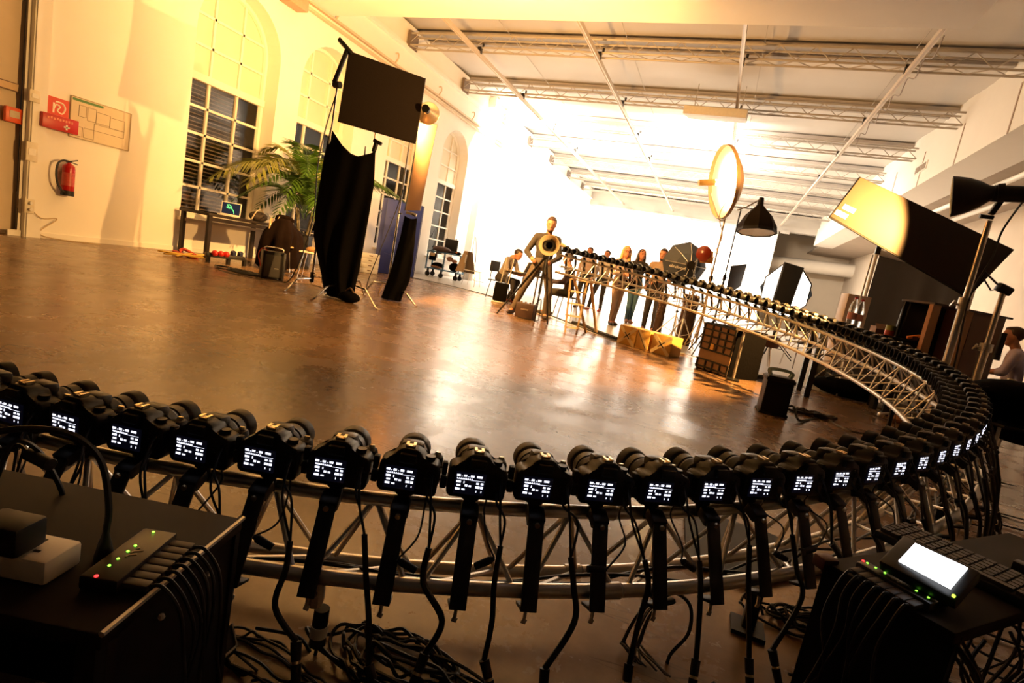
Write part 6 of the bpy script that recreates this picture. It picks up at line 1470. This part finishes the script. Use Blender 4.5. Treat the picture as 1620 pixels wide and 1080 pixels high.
# seated person in dark clothes behind him
def SEAT(lean=.1): return dict(head=(0, .12 + lean, 1.20), neck=(0, .06 + lean, 1.06), shl=(-.18, .04 + lean, .985), shr=(.18, .04 + lean, .985), ell=(-.25, .12 + lean, .74), elr=(.25, .12 + lean, .74), wrl=(-.17, .34 + lean, .70), wrr=(.17, .34 + lean, .70), hipl=(-.095, 0, .52), hipr=(.095, 0, .52), knl=(-.12, .42, .50), knr=(.12, .42, .50), anl=(-.12, .40, .085), anr=(.12, .40, .085), toel=(-.13, .55, .035), toer=(.13, .55, .035))
s0 = V((-2.78, 10.55, 0))
plaid = mat('dark violet plaid', (.035, .022, .03), .85, 0, .5, 22)
c = s0; t = thing('chair', 'dark seated chair with thin chrome legs right of the standing man', 'chair', c); chair_frame(t, c, .44, .42, 2.1 + 3.1416, chrome, mat('dark seat', (.04, .025, .02), .6), False)
Jd = SEAT(.02); Jd['anl'] = (-.12, .33, .085); Jd['toel'] = (-.13, .48, .035)
person('person in a dark violet shirt seated behind the standing man', s0, 1.9, Jd, plaid, mat('dark olive trousers', (.035, .028, .02), .85), shoe_b, hair_dark, 'short', 1.0, (0, 1, -.1), scale=.98)
# man at the desk with the silver laptop
d0 = V((-4.78, 11.75, 0)); yd = yaw_to(d0, d0 + V((1, -.18, 0)))
grey_sw = mat('grey brown jumper', (.24, .20, .17), .85, 0, .08, 30)
Jd = SEAT(.16); Jd['anl'] = (-.12, .22, .085); Jd['toel'] = (-.13, .36, .035); Jd['anr'] = (.12, .52, .085); Jd['toer'] = (.13, .67, .035)
Jd['head'] = (0, .36, 1.13)
person('man in a grey jumper seated at the small desk behind a silver laptop', d0, yd, Jd, grey_sw, dark_tr, mat('red trainers', (.3, .05, .03), .5), hair_dark, 'short', 1.0, (0, 1, -.35), scale=.98)
c = d0; t = thing('chair', 'black chair under the man at the small desk', 'chair', c); chair_frame(t, c, .44, .42, yd + 3.1416, black_metal, black_rubber, True)
dc = d0 + V((.78, -.35, 0)); t = thing('small_desk', 'narrow desk with a chrome frame holding the silver laptop', 'table', dc)
Rd = Matrix.Rotation(yd, 3, 'Z'); df = lambda x, y, z: d0 + Rd @ V((x, y, z))
part('tabletop', MB().slab([df(-.35, .38, .71), df(.45, .38, .71), df(.45, 1.25, .71), df(-.35, 1.25, .71)], .03, .005), dark_wood, t)
for a in ((-.32, .42), (.42, .42), (.42, 1.2), (-.32, 1.2)): part('leg', MB().cyl(df(a[0], a[1], .01), df(a[0], a[1], .70), .02, seg=8), chrome, t)
t = thing('laptop', 'silver laptop open on the narrow desk, lid towards the viewer', 'laptop', df(.1, .62, .73)); silver = mat('silver lid', (.55, .52, .48), .4, .5)
part('keyboard_base', MB().slab([df(-.1, .48, .738), df(.26, .48, .738), df(.26, .72, .738), df(-.1, .72, .738)], .018, .003), silver, t)
part('lid', MB().slab([df(-.1, .73, .75), df(.26, .73, .75), df(.26, .82, .99), df(-.1, .82, .99)], .012, .003), silver, t); part('emblem', MB().ell(df(.08, .785, .87), (.02, .02, .02), 10), white_plastic, t)
t = thing('desk_monitor', 'tall dark monitor standing on the narrow desk right of the man', 'monitor', df(.1, .98, .73)); part('panel', MB().slab([df(-.2, .9, .80), df(.3, .98, .80), df(.3, 1.02, 1.2), df(-.2, .94, 1.2)], .035, .004), black_plastic, t); part('stand', MB().cyl(df(.05, .98, .728), df(.05, .98, .83), .05, seg=12), black_metal, t)
t = thing('desk_lamp', 'small black gadget on a stalk at the right end of the narrow desk', 'gadget', df(.1, 1.17, .73)); part('stalk', MB().cyl(df(.1, 1.17, .726), df(.1, 1.17, .9), .015, seg=8), black_metal, t); part('head', MB().box(df(.1, 1.15, .92), (.12, .06, .06), None, .01), black_plastic, t)
t = thing('computer_tower', 'black trolley bag with bright clips standing under the narrow desk', 'bag', df(.1, .3, 0) + V((0, -.5, 0))); q0 = V((-4.42, 11.0, 0)); t.location = q0
part('body', MB().box(q0 + V((0, 0, .24)), (.3, .3, .40), (0, 0, .4), .03), cloth_blk, t); part('wheel_base', MB().box(q0 + V((0, 0, .02)), (.34, .3, .035), (0, 0, .4), .008), alu_dull, t); part('upright', MB().cyl(q0 + V((-.08, .1, .4)), q0 + V((-.05, .14, 1.0)), .014, seg=8).cyl(q0 + V((.1, .1, .4)), q0 + V((.12, .14, 1.0)), .014, seg=8), alu_dull, t)
# two women
bl0 = down(gr(966, 514)); wy = yaw_to(bl0, (1.6, 6.5, 0))
J = pose(head=(.0, .04, 1.60), ell=(-.24, .0, 1.12), elr=(.25, .02, 1.12), wrl=(-.12, .20, 1.05), wrr=(.08, .24, 1.12), shl=(-.165, 0, 1.38), shr=(.165, 0, 1.38), neck=(0, 0, 1.46), anl=(-.06, -.06, .085), toel=(-.08, .09, .035), anr=(.05, .05, .085), toer=(.07, .2, .035), knl=(-.06, .02, .5), knr=(.06, .06, .5))
person('blonde woman with glasses in beige trousers and a pale patterned top, standing behind the ring', bl0, wy, J, mat('pale pink grey top', (.55, .42, .38), .85, 0, .35, 14), beige_tr, shoe_b, hair_blond, 'long', 1.0, (.2, 1, -.05), False, True, scale=.975, slim=.88, skinm=mat('rosy skin', (.66, .26, .16), .55, 0, .06))
br0 = down(gr(992, 511)); wy = yaw_to(br0, (.6, 6.5, 0))
J2 = dict(J); J2['wrl'] = (-.2, .15, .95); J2['wrr'] = (.12, .22, 1.02)
person('dark haired woman in blue jeans and a black top, standing right of the blonde woman', br0, wy, J2, mat('black top', (.02, .017, .016), .8), jean_b, mat('tan shoes', (.3, .13, .07), .5), hair_dark, 'long', 1.0, (-.15, 1, -.1), scale=1.03, slim=.88)
t = thing('shoulder_bag', 'dark shoulder bag hanging at the hip of the blonde woman', 'bag', bl0 + V((.2, -.02, .95))); q0 = bl0 + V((.24, -.03, .93))
part('bag', MB().ell(q0, (.13, .07, .12), 14, (0, .2, 0)), cloth_blk, t); part('strap', MB().tube(spline([q0 + V((-.08, 0, .09)), q0 + V((-.18, -.1, .3)), bl0 + V((-.05, -.12, 1.42))], 5), .012, 6), black_rubber, t)
p = down(gr(1012, 520)) + V((.05, 1.4, 0)); q0 = V((p.x, p.y, over(p, 1010, 462).z))
# bearded man
be0 = V((-1.24, 11.7, 0)); J3 = pose(head=(.0, .03, 1.63), wrl=(-.10, .24, 1.08), wrr=(.12, .24, 1.05), ell=(-.24, .02, 1.12), elr=(.24, .02, 1.12))
person('bearded man in a grey brown T-shirt and dark trousers, standing right of the two women', be0, yaw_to(be0, (-1.9, 6.0, 0)), J3, mat('grey brown T-shirt', (.28, .20, .145), .85, 0, .08, 30), dark_tr, shoe_b, hair_dark, 'short', .55, (.1, 1, -.2), True, scale=1.005)
# two people far behind the stepladder
w1 = V((-3.55, 14.9, 0)); person('person in a pink grey shirt far behind the stepladder, left of the pair', w1, yaw_to(w1, (-4.5, 9, 0)), pose(), mat('pink grey shirt', (.42, .30, .27), .85), dark_tr, shoe_b, hair_dark, 'short', 1.0, scale=.98)
w2 = V((-3.25, 14.9, 0)); w2 = V((-3.12, 15.2, 0)); person('person in a pale shirt and black trousers far behind the stepladder, right of the pair', w2, yaw_to(w2, (-4.5, 9, 0)), pose(anr=(.22, .1, .085), toer=(.28, .22, .035), knr=(.16, .1, .5)), mat('pale shirt', (.55, .48, .42), .85), dark_tr, mat('red shoes', (.4, .05, .04), .5), hair_brown, 'short', 1.0, scale=.985)
# person at the right edge
e0 = V((3.3, 5.35, 0)); hdp = atd(1624, 534, 6.3); e0 = V((hdp.x + .05, hdp.y + .12, 0))
Je = SEAT(.0); kz = hdp.z - 1.2
person('person in a pale violet shirt seated at the right edge of the photo', e0, 1.2, Je, mat('pale violet shirt', (.58, .50, .68), .8, 0, .08, 20), dark_tr, shoe_b, hair_brown, 'short', .6, (-.1, 1, -.1), scale=max(.8, hdp.z / 1.22))
c = e0; t = thing('chair', 'chair under the person at the right edge', 'chair', c); chair_frame(t, c, .40, .42, 1.2 + 3.1416, chrome, black_rubber, True)
# dark heap and pale chair legs at the right edge
p = atd(1598, 640, 3.6); p = V((p.x, p.y, 0)); t = thing('dark_jacket_pile', 'black jacket slung over a folding chair at the right edge, beyond the bend', 'jacket', p + V((0, 0, .55)))
part('body', MB().ell(p + V((.05, 0, .62)), (.32, .26, .13), 18, (0, .05, .3)), cloth_blk, t); part('sleeve', MB().cap2(p + V((-.18, -.12, .62)), p + V((-.16, -.2, .32)), .07, .05), cloth_blk, t); part('hem', MB().ell(p + V((.15, .1, .48)), (.25, .2, .16), 16), cloth_blk, t)
t = thing('chair', 'pale legged chair under the black jacket at the right edge', 'chair', p); chair_frame(t, p, .46, .46, .4, white_paint, black_rubber, False)
for i, px in enumerate((1573, 1584, 1597)):
    a = atd(px, 612, 4.6); t = thing('wood_batten', 'pale upright batten behind the bend, %s of three' % ['leftmost', 'middle one', 'rightmost'][i], 'batten', down(a), 'pale battens at the right edge')
    part('batten', MB().box((a.x, a.y, (a.z + .06) / 2 + .004), (.05, .03, a.z + .06)), mat('pale batten wood', (.7, .5, .32), .5), t); part('end_cap', MB().box((a.x, a.y, a.z + .065), (.054, .034, .012)), cream, t)
# ------------------------------------------------------------------ light
def area(name, loc, target, size, power, col):
    l = bpy.data.lights.new(name, 'AREA'); l.shape = 'RECTANGLE' if isinstance(size, tuple) else 'SQUARE'
    if isinstance(size, tuple): l.size, l.size_y = size
    else: l.size = size
    l.energy = power; l.color = col
    o = bpy.data.objects.new(name, l); COL.objects.link(o); o.location = loc
    o.rotation_euler = (V(target) - V(loc)).to_track_quat('-Z', 'Y').to_euler(); return o
def spot(name, loc, target, ang, power, col, blend=.3, rad=.05):
    l = bpy.data.lights.new(name, 'SPOT'); l.energy = power; l.color = col; l.spot_size = math.radians(ang); l.spot_blend = blend; l.shadow_soft_size = rad
    o = bpy.data.objects.new(name, l); COL.objects.link(o); o.location = loc
    o.rotation_euler = (V(target) - V(loc)).to_track_quat('-Z', 'Y').to_euler(); return o
WARM = (1.0, .50, .14); MIDW = (1.0, .62, .27); NEUT = (1.0, .87, .72)
def point(name, loc, power, col, rad=.05):
    l = bpy.data.lights.new(name, 'POINT'); l.energy = power; l.color = col; l.shadow_soft_size = rad
    o = bpy.data.objects.new(name, l); COL.objects.link(o); o.location = loc; return o
point('tungsten_lamp', LAMP - ax * .0, 2200, WARM, .05)
spot('strobe_light', SBULB + axs * .05, SBULB + axs * 3, 114, 2300, (1.0, .52, .15), .35, .04)
spot('parabolic_light', PBULB - axp * .08, PBULB - axp * 3, 150, 420, MIDW, .3, .08)
for i, (x, y) in enumerate(((-8.0, 18.6), (-2, 19))):
    area('added_hall_fill', V((x, y, 6.0)), V((x, y + 7, 1.5)), (2.5, 1.2), 1050, NEUT)  # added fill for the back of the hall, no fixture there
for i, x in enumerate((-7.5, -4.0, -.5)):
    area('added_back_wall_fill', V((x, 34.6, 5.7)), V((x, 34.8, 0)), (2.2, .8), 800, NEUT)  # added lights to brighten the far wall, without any housing
for i, x in enumerate((-6, -1)):
    area('added_ceiling_fill', V((x, 23.6, 5.2)), V((x, 24.2, 7)), (1.2, .6), 420, NEUT)  # added upward fill that whitens the roof, no real lamp
w = bpy.data.worlds.new('World'); scene.world = w; w.use_nodes = True
w.node_tree.nodes['Background'].inputs[0].default_value = (1, .7, .42, 1); w.node_tree.nodes['Background'].inputs[1].default_value = .01
scene.view_settings.view_transform = 'Standard'; scene.view_settings.look = 'None'
scene.view_settings.gamma = 1; scene.view_settings.use_curve_mapping = False
scene.view_settings.exposure = 0.25
